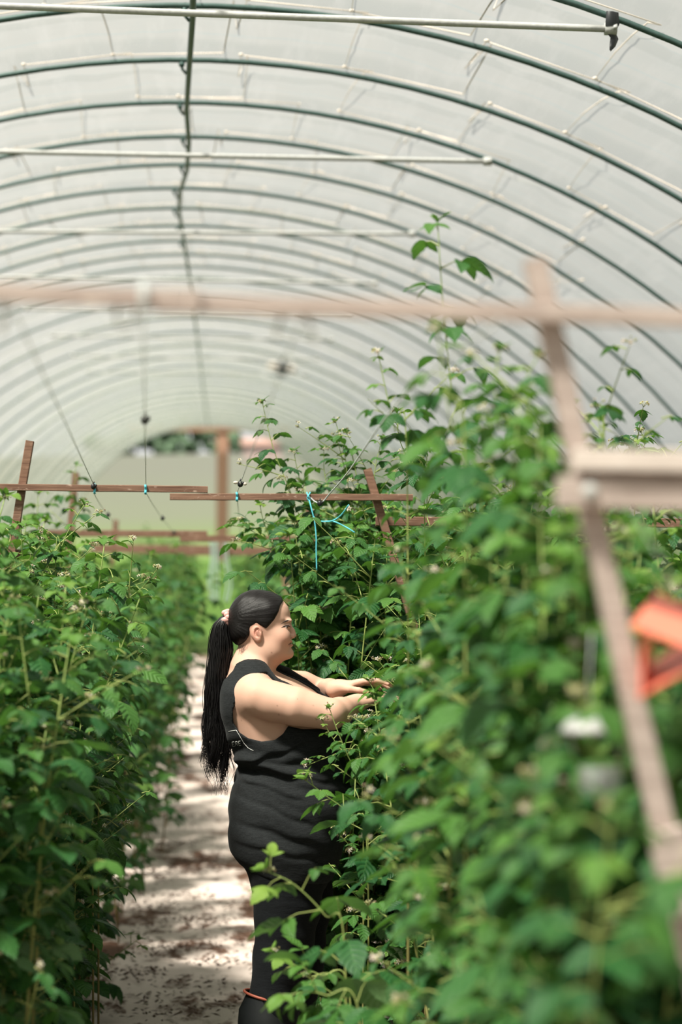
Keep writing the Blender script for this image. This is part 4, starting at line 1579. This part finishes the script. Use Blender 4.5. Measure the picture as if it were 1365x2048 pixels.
def hand(F, wrist, fdir, up, scale=1.0, curl=0.5, thumb_side=1, spread=0.12):
    """palm, four fingers and a thumb; up is the back of the hand"""
    f = fdir / np.linalg.norm(fdir)
    u = up - f * (up @ f)
    u /= np.linalg.norm(u)
    s = np.cross(f, u) * thumb_side            # towards the thumb
    tips = []
    lens = [(0.040, 0.024, 0.019), (0.045, 0.028, 0.020), (0.041, 0.026, 0.020), (0.032, 0.019, 0.017)]
    offs = [0.027, 0.009, -0.009, -0.026]
    kn = [0.086, 0.089, 0.084, 0.076]
    F.cap(wrist - f * 0.01, wrist + f * 0.02, 0.022, 0.021, 0.02)
    for i in range(4):
        o = offs[i] * scale
        a = wrist + f * 0.012 * scale + s * o * 0.65
        b = wrist + f * kn[i] * scale + s * o
        F.cap(a, b, 0.0145 * scale, 0.0108 * scale, 0.014)
        d = f + s * (o / 0.027) * spread
        p = b
        ang = 0.15 + 0.1 * i * curl
        for L, r0, r1 in zip(lens[i], (0.0092, 0.0082, 0.0074), (0.0082, 0.0074, 0.0062)):
            dd = d * math.cos(ang) - u * math.sin(ang)
            dd /= np.linalg.norm(dd)
            q = p + dd * L * scale
            F.cap(p, q, r0 * scale, r1 * scale, 0.003)
            p = q
            ang += curl * (0.75 + 0.1 * i)
        tips.append(p)
    a = wrist + f * 0.022 * scale + s * 0.018 * scale - u * 0.004
    b = a + (f * 0.55 + s * 0.75 - u * 0.25) * 0.040 * scale
    c = b + (f * 0.85 + s * 0.25 - u * 0.35) * 0.032 * scale
    e = c + (f * 0.9 - s * 0.05 - u * 0.40) * 0.026 * scale
    F.cap(a, b, 0.0155 * scale, 0.0115 * scale, 0.012)
    F.cap(b, c, 0.0108 * scale, 0.0092 * scale, 0.004)
    F.cap(c, e, 0.0095 * scale, 0.0072 * scale, 0.003)
    return tips


def add_arms(F):
    a = NEAR_ARM
    F.ell(W(509, 1388, -0.155), (0.066, 0.058, 0.066), 0.016)
    F.chain(a, [0.0615, 0.0575, 0.0455], 0.004)
    F.ell(W(548, 1401, -0.19), (0.07, 0.05, 0.056), 0.008)
    wn_ = W(708, 1404, -0.105)
    F.chain([a[2], a[2] + (wn_ - a[2]) * 0.35 + np.array([0, 0, -0.003]), wn_], [0.0455, 0.042, 0.0255], 0.01)
    hand(F, wn_, np.array([0.80, 0.42, 0.20]), np.array([-0.2, -0.25, 0.95]), 0.98, 0.45, -1)
    b = FAR_ARM
    F.chain(b, [0.058, 0.048, 0.040], 0.012)
    wf = W(676, 1379, 0.06)
    F.chain([b[2], b[2] + (wf - b[2]) * 0.4, wf], [0.040, 0.039, 0.026], 0.01)
    hand(F, wf, np.array([0.86, -0.10, 0.22]), np.array([-0.2, 0.1, 0.95]), 0.98, 0.35, 1)


LEG_N = [W(566, 1700, -0.095), W(574, 1800, -0.098), W(560, 1930, -0.10), W(549, 1990, -0.10), W(545, 2180, -0.10)]
LEG_F = [W(590, 1700, 0.095), W(602, 1800, 0.098), W(596, 1930, 0.10), W(588, 1990, 0.10), W(580, 2180, 0.10)]


def add_legs(F, g=0.0):
    for L in (LEG_N, LEG_F):
        F.chain(L, [0.112 + g, 0.095 + g, 0.079 + g, 0.071 + g, 0.045 + g], 0.02)


body = Field(BX, BY, BZ)
add_torso(body, -0.003)
add_legs(body, -0.008)
add_neck(body)
add_head(body)
add_arms(body)
for L in (LEG_N, LEG_F):
    body.cap(W(545, 2210, L[4][1] - WY), W(640, 2222, L[4][1] - WY), 0.035, 0.025, 0.02)
bv, bq = body.surface(1)

# tank top
NEAR_HOLE = [(521, 1343), (499, 1356), (483, 1372), (471, 1395), (465, 1418), (466, 1440), (478, 1459), (495, 1470), (521, 1476), (547, 1473), (563, 1461), (573, 1446), (600, 1452), (660, 1452), (690, 1420), (680, 1400), (634, 1389), (605, 1374), (579, 1358), (553, 1342)]
hole = [(wx(a), wz(b)) for a, b in NEAR_HOLE]
neckline = [(wx(a), wz(b)) for a, b in ((440, 1352), (459, 1356), (475, 1358), (500, 1363), (540, 1364), (575, 1376), (610, 1398), (640, 1416), (662, 1423), (760, 1400), (760, 1250), (440, 1250))]
TX = axis((wx(436), wx(735), 0.0036))
TY = axis((WY - 0.27, WY + 0.27, 0.0042))
TZ = axis((wz(1790), wz(1560), 0.0044), (wz(1560), wz(1316), 0.0032))
top = Field(TX, TY, TZ)
add_torso(top, 0.0065)
for s in (-1, 1):
    top.chain([W(498, 1335, s * 0.03), W(506, 1362, s * 0.09), W(514, 1388, s * 0.15)], [0.049, 0.0525, 0.0555], 0.04)
X, Y, Z = top.xs[:, None, None], top.ys[None, :, None], top.zs[None, None, :]
rel = Y - WY
zc = Z + 0.10 * (X - wx(560)) + 0.012 * np.sin((X - wx(480)) * 21 + rel * 7)


def crease(z0, amp, width, tilt, xr=None):
    """a soft overlapping fold: the cloth above hangs over the cloth below"""
    u = (Z + tilt * (X - wx(560)) + 0.004 * np.sin(X * 55 + rel * 22) - z0) / width
    f = -amp * np.exp(-(u - 0.55) ** 2) + amp * 1.15 * np.exp(-((u + 0.35) / 0.55) ** 2)
    if xr:
        f = f * np.clip((X - wx(xr[0])) / 0.03, 0, 1) * np.clip((wx(xr[1]) - X) / 0.05, 0, 1)
    return f


# drape folds: waist creases and soft pulls
fold = 0.0055 * np.sin((Z - 0.9) * 95 + X * 30 + 5 * np.sin(rel * 9)) * np.exp(-((Z - wz(1535)) / 0.075) ** 2)
fold = fold + 0.0032 * np.sin((Z + 0.55 * X) * 62 + rel * 14) * np.exp(-((Z - wz(1650)) / 0.10) ** 2)
fold = fold + 0.0024 * np.sin((Z * 0.8 - X * 0.6) * 75) * np.exp(-((Z - wz(1490)) / 0.05) ** 2)
fold = fold + crease(wz(1538), 0.0075, 0.022, 0.16) + crease(wz(1517), 0.005, 0.016, 0.02, (470, 600)) + crease(wz(1497), 0.004, 0.014, -0.35, (500, 640))
fold = fold + crease(wz(1575), 0.004, 0.016, 0.30, (470, 620)) + crease(wz(1612), 0.0035, 0.018, 0.42, (462, 640)) + crease(wz(1655), 0.003, 0.018, 0.30, (462, 640)) + crease(wz(1690), 0.0025, 0.016, 0.2, (462, 660))
top.d = (top.d + fold).astype(np.float32)
hem = np.interp(X, [wx(a) for a in (455, 463, 480, 500, 540, 600, 700)], [wz(b) for b in (1696, 1703, 1722, 1734, 1744, 1752, 1762)])
top.d = np.maximum(top.d, hem - Z)
pn = inside(neckline, X - twist(Z) * rel, Z + 0 * rel)
ph_ = inside(hole, X[:, :, 0] + 0 * Z[0], Z[0] + 0 * X[:, :, 0])[:, None, :]
strap_in = np.where(rel > 0, 0.052, 0.084) + 0 * Z
cutn = np.minimum(pn, strap_in - np.abs(rel))
cuth = np.minimum(ph_, np.abs(rel) - 0.128)
cuts = np.abs(rel) - np.where(Z > wz(1440), 0.150, 0.5)
top.d = np.maximum(np.maximum(top.d, cutn), np.maximum(cuth, np.where((Z > wz(1378)) & (X > wx(512)), cuts, -1))).astype(np.float32)
# the far shoulder strap lies over the chest
top.chain([W(545, 1331, 0.085), W(575, 1344, 0.105), W(612, 1366, 0.118), W(655, 1396, 0.125)], [0.0115, 0.0125, 0.0115, 0.009], 0.004)
tv, tq = top.surface(1)

# trousers
LX = axis((wx(450), wx(720), 0.0055))
LY = axis((WY - 0.27, WY + 0.27, 0.006))
LZ = axis((wz(2120), wz(1640), 0.006))
trs = Field(LX, LY, LZ)
r = np.array(TORSO, float)[-6:]
trs.slices([wz(a) for a in r[:, 0]], [wx(a) + 0.0 for a in r[:, 1]], [wx(a) for a in r[:, 2]], r[:, 3] - 0.001, 0.03, 2.35)
add_legs(trs, 0.004)
X, Y, Z = trs.xs[:, None, None], trs.ys[None, :, None], trs.zs[None, None, :]
trs.d = (trs.d + 0.003 * np.sin(Z * 60 + X * 25 + Y * 8) * np.exp(-((Z - wz(1890)) / 0.12) ** 2)).astype(np.float32)
lv, lq = trs.surface(1)

# materials
k = Nodes('skin')
co = k.coord()
bl = k.new('ShaderNodeAttribute', attribute_name='blush').outputs['Fac']
dk = k.new('ShaderNodeAttribute', attribute_name='dark').outputs['Fac']
nz = k.noise(co, 14, 3)
fine = k.noise(co, 380, 2)
c = k.mix(nz, (0.53, 0.31, 0.225), (0.62, 0.385, 0.295))
c = k.mix(bl, c, (0.52, 0.19, 0.145))
c = k.mix(dk, c, (0.13, 0.05, 0.035))
M['skin'] = k.done(k.bsdf(c, 0.58, 0, 0.24, k.bump(fine, 0.08, 0.001), **{'Subsurface Weight': 0.12, 'Subsurface Radius': (0.012, 0.005, 0.003), 'Subsurface Scale': 1.0}))
for nm, c1, c2 in (('charcoal_jersey', (0.008, 0.0092, 0.010), (0.020, 0.0222, 0.0235)), ('black_denim', (0.004, 0.005, 0.0065), (0.009, 0.0105, 0.012))):
    k = Nodes(nm)
    co = k.coord()
    w1 = k.noise(k.mapping(co, (420, 420, 420)), 1.0, 3, 0.7)
    w2 = k.noise(k.mapping(co, (60, 60, 700)), 1.0, 2, 0.6)
    cr = k.noise(k.mapping(co, (9, 9, 30)), 1.0, 4, 0.55)
    hh = k.math('ADD', k.math('MULTIPLY', w1, 0.12), cr)
    c = k.mix(k.ramp(k.math('MULTIPLY', k.math('ADD', w1, w2), 0.5), [(0.4, (0, 0, 0)), (0.62, (1, 1, 1))]), c1, c2)
    M[nm] = k.done(k.bsdf(c, 0.9, 0, 0.15, k.bump(hh, 0.35, 0.012), **{'Sheen Weight': 0.03, 'Sheen Roughness': 0.5}))
simple('black_rubber', (0.012, 0.014, 0.015), 0.5, var=0.4, scale=25)
simple('red_rubber', (0.33, 0.085, 0.05), 0.5)
simple('print_white', (0.72, 0.72, 0.70), 0.7, var=0.05)
simple('pink_satin', (0.62, 0.33, 0.30), 0.45, var=0.15, scale=200)
simple('lash', (0.012, 0.008, 0.007), 0.6)
simple('eye_white', (0.55, 0.50, 0.46), 0.25)
simple('iris', (0.03, 0.016, 0.009), 0.15)
TIE = W(456, 1238)
k = Nodes('dark_hair')
co = k.coord()
sx = k.new('ShaderNodeSeparateXYZ')
k.put(sx.inputs[0], k.new('ShaderNodeNewGeometry').outputs['Position'])
dx = k.math('SUBTRACT', sx.outputs[0], float(TIE[0]) - 0.02)
dz = k.math('SUBTRACT', sx.outputs[2], float(TIE[2]))
an = k.math('ARCTAN2', dz, dx)
cb = k.new('ShaderNodeCombineXYZ')
k.put(cb.inputs[0], k.math('MULTIPLY', an, 55.0))
k.put(cb.inputs[1], k.math('MULTIPLY', sx.outputs[1], 90.0))
k.put(cb.inputs[2], k.math('MULTIPLY', dx, 6.0))
st = k.noise(cb.outputs[0], 1.0, 5, 0.75)
c = k.mix(st, (0.003, 0.0028, 0.003), (0.013, 0.0105, 0.010))
M['dark_hair'] = k.done(k.bsdf(c, 0.34, 0, 0.2, k.bump(st, 0.35, 0.003)))
simple('hair_strand', (0.008, 0.007, 0.0075), 0.42, var=0.4, scale=200)

WO = W(556, 1500)
WO[2] = 0.03
woman = thing('person', 'woman in charcoal tank top with long black ponytail reaching into the right bushes', 'person', WO)

# skin marks and tints; ear, nostril, lip, cheek and lid shade painted into dark
px = (bv[:, 0] - at(425, 1500, WY)[0]) / SC + 425
pz = 1200 - (bv[:, 2] - EYE) / SC
ady = bv[:, 1] - WY
blush = np.zeros(len(bv))
head_m = (bv[:, 2] > wz(1330))
fx = np.interp(bv[:, 2], [wz(a[0]) for a in HEAD_ROWS][::-1], [wx(a[2]) for a in HEAD_ROWS][::-1])


def spot(cx, cy, cz, rad, amp, arr, p=2):
    q = ((bv[:, 0] - cx) / rad[0]) ** 2 + ((bv[:, 1] - cy) / rad[1]) ** 2 + ((bv[:, 2] - cz) / rad[2]) ** 2
    np.maximum(arr, amp * np.exp(-q ** (p / 2)), out=arr)


dark = np.zeros(len(bv))
for s in (-1, 1):
    spot(wx(568), WY + s * 0.05, wz(1277), (0.03, 0.03, 0.022), 0.30, blush)
    spot(wx(512), WY + s * 0.078, wz(1264), (0.022, 0.012, 0.028), 0.55, blush)
    spot(wx(514.5), WY + s * 0.077, wz(1264.5), (0.006, 0.02, 0.012), 0.55, dark)
    spot(wx(588), WY + s * 0.006, wz(1274.8), (0.006, 0.006, 0.003), 0.6, dark)


def near_line(pts, width):
    """closeness of each face vertex to a line drawn on the side view (both sides alike)"""
    d = np.full(len(bv), 1e9)
    for (ax_, az_), (bx_, bz_) in zip(pts[:-1], pts[1:]):
        ex, ez = bx_ - ax_, bz_ - az_
        t = np.clip(((px - ax_) * ex + (pz - az_) * ez) / (ex * ex + ez * ez), 0, 1)
        d = np.minimum(d, np.hypot(px - ax_ - t * ex, pz - az_ - t * ez))
    return np.exp(-(d / width) ** 2) * (np.abs(ady) < 0.05)


lipz = np.exp(-((pz - 1286.8) / 6.0) ** 6) * np.clip((px - 572.5) / 5, 0, 1) * (np.abs(ady) < 0.03)
blush = np.maximum(blush, 0.42 * lipz)
dark = np.maximum(dark, 0.9 * near_line([(589, 1285.8), (582, 1286.4), (576, 1288.0), (570.5, 1286.8)], 1.7))
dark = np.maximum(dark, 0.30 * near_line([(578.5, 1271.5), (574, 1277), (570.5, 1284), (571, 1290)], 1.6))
dark = np.maximum(dark, 0.55 * near_line([(579.5, 1275.6), (583, 1275.4)], 1.3))
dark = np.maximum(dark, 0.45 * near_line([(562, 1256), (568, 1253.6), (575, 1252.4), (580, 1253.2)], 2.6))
spot(wx(592), WY, wz(1270), (0.012, 0.02, 0.010), 0.18, blush)
for cx, cy, r0 in ((541.5, 1304, 0.0021), (550, 1404, 0.0017), (553, 1421, 0.0019), (619, 1403, 0.0016), (475, 1333, 0.0018), (508, 1326, 0.0012), (481, 1435, 0.0016), (589, 1391, 0.0012)):
    q = ((px - cx) ** 2 + (pz - cy) ** 2) * SC ** 2 / r0 ** 2
    dark = np.maximum(dark, np.where(ady < 0, 0.8 * np.exp(-q), 0))
# short hairs on the nape
nape = np.exp(-(((px - 484) / 9) ** 2 + ((pz - 1298) / 10) ** 2)) * (0.5 + 0.5 * np.sin(px * 4.1 + 2 * np.sin(pz * 0.8)))
dark = np.maximum(dark, np.where(head_m, 0.55 * nape, 0))
link('body', mesh_from('body', bv - WO, bq, [M['skin']], True, {'blush': blush, 'dark': dark}), woman)
o_top = link('tank_top', mesh_from('tank_top', tv - WO, tq, [M['charcoal_jersey']], True), woman)
o_top['label'] = 'charcoal sleeveless tank top'
o_trs = link('trousers', mesh_from('trousers', lv - WO, lq, [M['black_denim']], True), woman)
o_trs['label'] = 'black trousers tucked into boots'

# printed frame and letters on the back of the top
bvh = BVHTree.FromPolygons([Vector(p) for p in tv], [tuple(int(i) for i in q) for q in tq])
mb = MB()


def surf(px, py):
    """near-side surface of the top seen at a pixel"""
    o = Vector((0, 0, EYE))
    p = at(px, py, WY)
    d = (Vector(p) - o).normalized()
    h = bvh.ray_cast(o, d)
    if h[0] is None:
        h = bvh.find_nearest(Vector((p[0], WY - 0.05, p[2])))
        return np.array(h[0] + h[1] * 0.0004)
    n = h[1] if h[1].dot(d) < 0 else -h[1]
    return np.array(h[0] + n * 0.0004)


def pline(mb, pts, wdt):
    q = []
    for a, b in zip(pts[:-1], pts[1:]):
        n = max(3, int(math.hypot(b[0] - a[0], b[1] - a[1]) / 3))
        for t in np.linspace(0, 1, n)[:-1]:
            q.append((a[0] + (b[0] - a[0]) * t, a[1] + (b[1] - a[1]) * t))
    q.append(pts[-1])
    mb.tube([surf(*p) for p in q], wdt / 2, 5)


pline(mb, [(457.5, 1463), (465, 1461.5), (473, 1460.2)], 0.0015)
pline(mb, [(473, 1460.2), (480, 1472), (488, 1486), (497, 1496), (507.5, 1501.5)], 0.0015)
# E R E
for dx_, ch in ((-6.4, 'E'), (0, 'R'), (6.2, 'E')):
    ox, oy = 471 + dx_, 1483.5 - dx_ * 0.12

    def g(u, v_):
        return (ox + u * 3.9 + v_ * 1.2, oy + v_ * 8.5 - u * 0.9)
    if ch == 'E':
        S_ = [[(0, 0), (0, 1)], [(0, 0), (1, 0)], [(0, .5), (.85, .5)], [(0, 1), (1, 1)]]
    else:
        S_ = [[(0, 0), (0, 1)], [(0, 0), (.8, 0.02), (1, .25), (.8, .5), (0, .5)], [(.45, .5), (1, 1)]]
    for s_ in S_:
        pline(mb, [g(*p) for p in s_], 0.0013)
link('shirt_print', mb.mesh('shirt_print', [M['print_white']], origin=WO), woman)['label'] = 'thin white printed frame and letters ERE'

# rubber boots
for L, nm in ((LEG_N, 'near'), (LEG_F, 'far')):
    yy = L[3][1]
    ofs = L[3][0] - LEG_N[3][0]
    mb = MB()
    rows = []
    for (ppx, ppy, ra, rb, tilt) in ((529, 1981, .064, .070, .16), (530, 1990, .0655, .0715, .16), (529, 2015, .079, .080, .10), (530, 2045, .090, .086, .05), (533, 2080, .088, .084, 0), (538, 2120, .076, .074, 0), (543, 2160, .060, .060, 0), (546, 2190, .056, .056, 0)):
        c = W(ppx + 2, ppy, 0)
        c[1] = yy
        c[0] += ofs
        rows.append([c + np.array([ra * math.cos(a), rb * math.sin(a), -tilt * ra * math.cos(a) * 1.6]) for a in np.linspace(0, 2 * math.pi, 28, endpoint=False)])
    n = 28
    v = np.vstack(rows)
    # crumple the shaft a little
    v[:, 0] += 0.003 * np.sin(v[:, 2] * 70 + v[:, 1] * 30)
    f = [(i * n + q, (i + 1) * n + q, (i + 1) * n + (q + 1) % n, i * n + (q + 1) % n) for i in range(len(rows) - 1) for q in range(n)]
    mb.add(v, f)
    heel = W(528, 2205, 0)
    heel[0] += ofs
    mb.ball((heel[0] + 0.045, yy, 0.085), (0.075, 0.05, 0.055), 10)
    mb.ball((heel[0] + 0.135, yy, 0.072), (0.085, 0.047, 0.042), 10)
    mb.beam((heel[0] - 0.02, yy, 0.042), (heel[0] + 0.21, yy, 0.042), 0.088, 0.022, bev=0.006)
    b = link('boot', mb.mesh('boot', [M['black_rubber']], origin=WO), woman)
    mb = MB()
    c = W(531, 1982, 0)
    ring = []
    for a in np.linspace(0, 2 * math.pi, 30):
        ring.append(np.array([c[0] + ofs + 0.0655 * math.cos(a), yy + 0.0715 * math.sin(a), c[2] - 0.16 * 0.064 * math.cos(a) * 1.6 + 0.001]))
    mb.tube(ring, 0.0042, 8, caps=False)
    link('boot_rim', mb.mesh('boot_rim', [M['red_rubber']], origin=WO), b)['label'] = 'reddish rubber boot rim'

# hair: close cap drawn back into the tie
HX = axis((wx(440), wx(600), 0.0028))
HY = axis((WY - 0.1, WY + 0.1, 0.003))
HZ = axis((wz(1335), wz(1168), 0.0028))
hair = Field(HX, HY, HZ)
hair.ell((wx(513), WY, wz(1239.5)), (0.0885, 0.0775, 0.0925), 0.01)
hair.ell((wx(481), WY, wz(1264)), (0.030, 0.060, 0.040), 0.02)
hair.ell((wx(496), WY, wz(1266)), (0.026, 0.069, 0.036), 0.015)
hair.ell((wx(538), WY, wz(1228)), (0.062, 0.0745, 0.066), 0.015)
hair.ell((wx(528), WY, wz(1246)), (0.05, 0.0765, 0.045), 0.012)
hair.cap((wx(470), WY, wz(1238)), (wx(456), WY, wz(1238)), 0.026, 0.015, 0.02)
X, Y, Z = hair.xs[:, None, None], hair.ys[None, :, None], hair.zs[None, None, :]
HAIRLINE = [(569, 1203), (562.5, 1212), (559, 1224), (550, 1241), (537, 1256), (532, 1263.5), (523, 1256), (512, 1250), (503, 1256), (501.5, 1270), (498.5, 1275), (491, 1289), (480, 1295), (440, 1296), (430, 1240), (440, 1150), (575, 1150)]
hp = inside([(wx(a), wz(b)) for a, b in HAIRLINE], X[:, :, 0] + 0 * Z[0], Z[0] + 0 * X[:, :, 0])[:, None, :]
ang_ = np.arctan2(Z - TIE[2], X - TIE[0] + 0.02)
hair.d = (hair.d + 0.0003 * np.sin(ang_ * 46 + np.sin(Y * 160)) + 0.0003 * np.sin(ang_ * 105 + 1.3 + Y * 300)).astype(np.float32)
a_, b_ = hair.d, -hp + 0.004
hh = np.clip(0.5 - 0.5 * (a_ - b_) / 0.008, 0, 1)
hair.d = (a_ + (b_ - a_) * hh + 0.008 * hh * (1 - hh)).astype(np.float32)
hv, hq = hair.surface(0)
link('hair', mesh_from('hair', hv - WO, hq, [M['dark_hair']], True), woman)['label'] = 'smooth black hair combed back'

# ponytail of wavy locks
rng = np.random.default_rng(4)
PT = [(455, 1238, .013, .013), (447, 1243, .020, .019), (441, 1262, .026, .024), (440, 1300, .034, .030), (434, 1350, .031, .032), (431, 1400, .035, .034), (431, 1450, .039, .035), (431, 1500, .042, .034), (431, 1545, .038, .028), (435, 1590, .026, .02)]
pc = catmull([W(a, b) for a, b, _, _ in PT], 46)
ra = np.interp(np.linspace(0, 1, 46), np.linspace(0, 1, len(PT)), [q[2] for q in PT])
rb = np.interp(np.linspace(0, 1, 46), np.linspace(0, 1, len(PT)), [q[3] for q in PT])
mb = MB()
mb.tube(pc[:40], np.concatenate([ra[:24] * 0.88, ra[24:40] * np.linspace(0.85, 0.12, 16)]), 14)
t = np.linspace(0, 1, 46)
LOCKS = []
for q in range(46):
    LOCKS.append((rng.uniform(0, 6.28), math.sqrt(rng.uniform(0.12, 1.0)), rng.normal(0, 0.6), rng.uniform(0, 6.28), rng.uniform(0, 6.28), rng.uniform(7, 13), rng.uniform(0.80, 1.02), rng.random()))
for q in range(900):
    a, rr, tw, ph1, ph2, w1, ln, out = LOCKS[q % len(LOCKS)]
    n = int(46 * min(1, ln * rng.uniform(0.86, 1.03)))
    tt = t[:n]
    ang2 = a + tw * tt
    amp = 0.0004 + 0.0085 * tt ** 1.8
    k1 = rr * (1 + (0.7 * tt ** 3 if out < 0.15 else 0))
    ox, oy = np.clip(rng.normal(0, 0.006, 2), -0.010, 0.010)
    sq = 1 - 0.45 * tt ** 2
    j1 = rng.uniform(-0.5, 0.5)
    fl = 0.004 * rng.normal() * tt ** 3
    x = k1 * ra[:n] * np.cos(ang2) + amp * np.sin(w1 * tt * 2.6 + ph1 + j1) + ox * sq * np.minimum(1, ra[:n] / 0.03) + fl
    y = k1 * rb[:n] * np.sin(ang2) + amp * np.cos(w1 * tt * 2.2 + ph2 + j1) + oy * sq * np.minimum(1, ra[:n] / 0.03)
    pp = pc[:n] + np.stack([x, y, 0 * x], 1)
    mb.tube(pp, rng.uniform(0.0005, 0.0012) * np.clip(1.1 - tt ** 3, 0.3, 1), 3, 0, False)
link('ponytail', mb.mesh('ponytail', [M['hair_strand']], origin=WO), woman)['label'] = 'long wavy black ponytail'
mb = MB()
for q in range(15):
    a = 2 * math.pi * q / 15
    c = W(454, 1237) + np.array([0.004 * math.sin(q * 2.1), 0.0185 * math.cos(a), 0.0205 * math.sin(a)])
    mb.ball(c, (0.0115 + 0.002 * math.sin(q * 1.7), 0.0085, 0.0095), 7)
link('hair_tie', mb.mesh('hair_tie', [M['pink_satin']], origin=WO), woman)['label'] = 'pink satin hair tie'
# fine loose hairs at the nape and temple
mb = MB()
for q in range(130):
    x0, y0_ = rng.uniform(479, 503), rng.uniform(1286, 1296)
    sdy = rng.choice([-1, 1]) * rng.uniform(0.045, 0.060)
    p = [W(x0, y0_, sdy), W(x0 - rng.uniform(0, 3), y0_ + 7, sdy * 0.99), W(x0 - rng.uniform(-3, 5), y0_ + rng.uniform(11, 19), sdy * 0.97)]
    mb.tube(catmull(p, 8), 0.00022, 3, 0, False)
link('loose_hair', mb.mesh('loose_hair', [M['hair_strand']], origin=WO), woman)

# eyes, lashes and brows lie on the face
bvb = BVHTree.FromPolygons([Vector(q) for q in bv], [tuple(int(i) for i in q) for q in bq])


def on_face(px_, py_, lift):
    o = Vector((0, 0, EYE))
    d = (Vector(at(px_, py_, WY)) - o).normalized()
    h = bvb.ray_cast(o, d)
    if h[0] is None or abs(h[0].y - WY) > 0.12:
        h = bvb.find_nearest(Vector(at(px_, py_, WY - 0.03)))
    n = h[1] if h[1].dot(d) < 0 else -h[1]
    return np.array(h[0] + n * lift)


def mirror(v):
    v = np.array(v)
    v[:, 1] = 2 * WY - v[:, 1]
    return v


def face_strip(name, pts, rad, mat, lift):
    c = catmull([on_face(a, b, lift) for a, b in pts], 18)
    rr = np.interp(np.linspace(0, 1, 18), np.linspace(0, 1, len(rad)), rad)
    for s in (0, 1):
        mb = MB()
        mb.tube(mirror(c) if s else c, rr, 6)
        link(name, mb.mesh(name, [M[mat]], origin=WO), woman)


face_strip('eyebrow', [(579.5, 1240.6), (574.5, 1241.2), (569, 1243.6), (561.5, 1248.4)], [0.0013, 0.0022, 0.0017, 0.0004], 'lash', -0.0002)
face_strip('eyelash', [(580.3, 1253.4), (576.5, 1251.2), (571.5, 1251.8), (567, 1253.4), (562.5, 1255.8)], [0.0010, 0.0022, 0.0020, 0.0015, 0.0004], 'lash', 0.0)
for s in (-1, 1):
    mb = MB()
    c = on_face(575.2, 1253.6, -0.0004)
    c2 = on_face(571.6, 1254.2, -0.0008)
    if s > 0:
        c, c2 = mirror([c, c2])
    mb.ball(c, (0.0028, 0.0026, 0.0026), 8, 1)
    mb.ball(c2, (0.0042, 0.0022, 0.0017), 8, 0)
    link('eye', mb.mesh('eye', [M['eye_white'], M['iris']], origin=WO), woman)
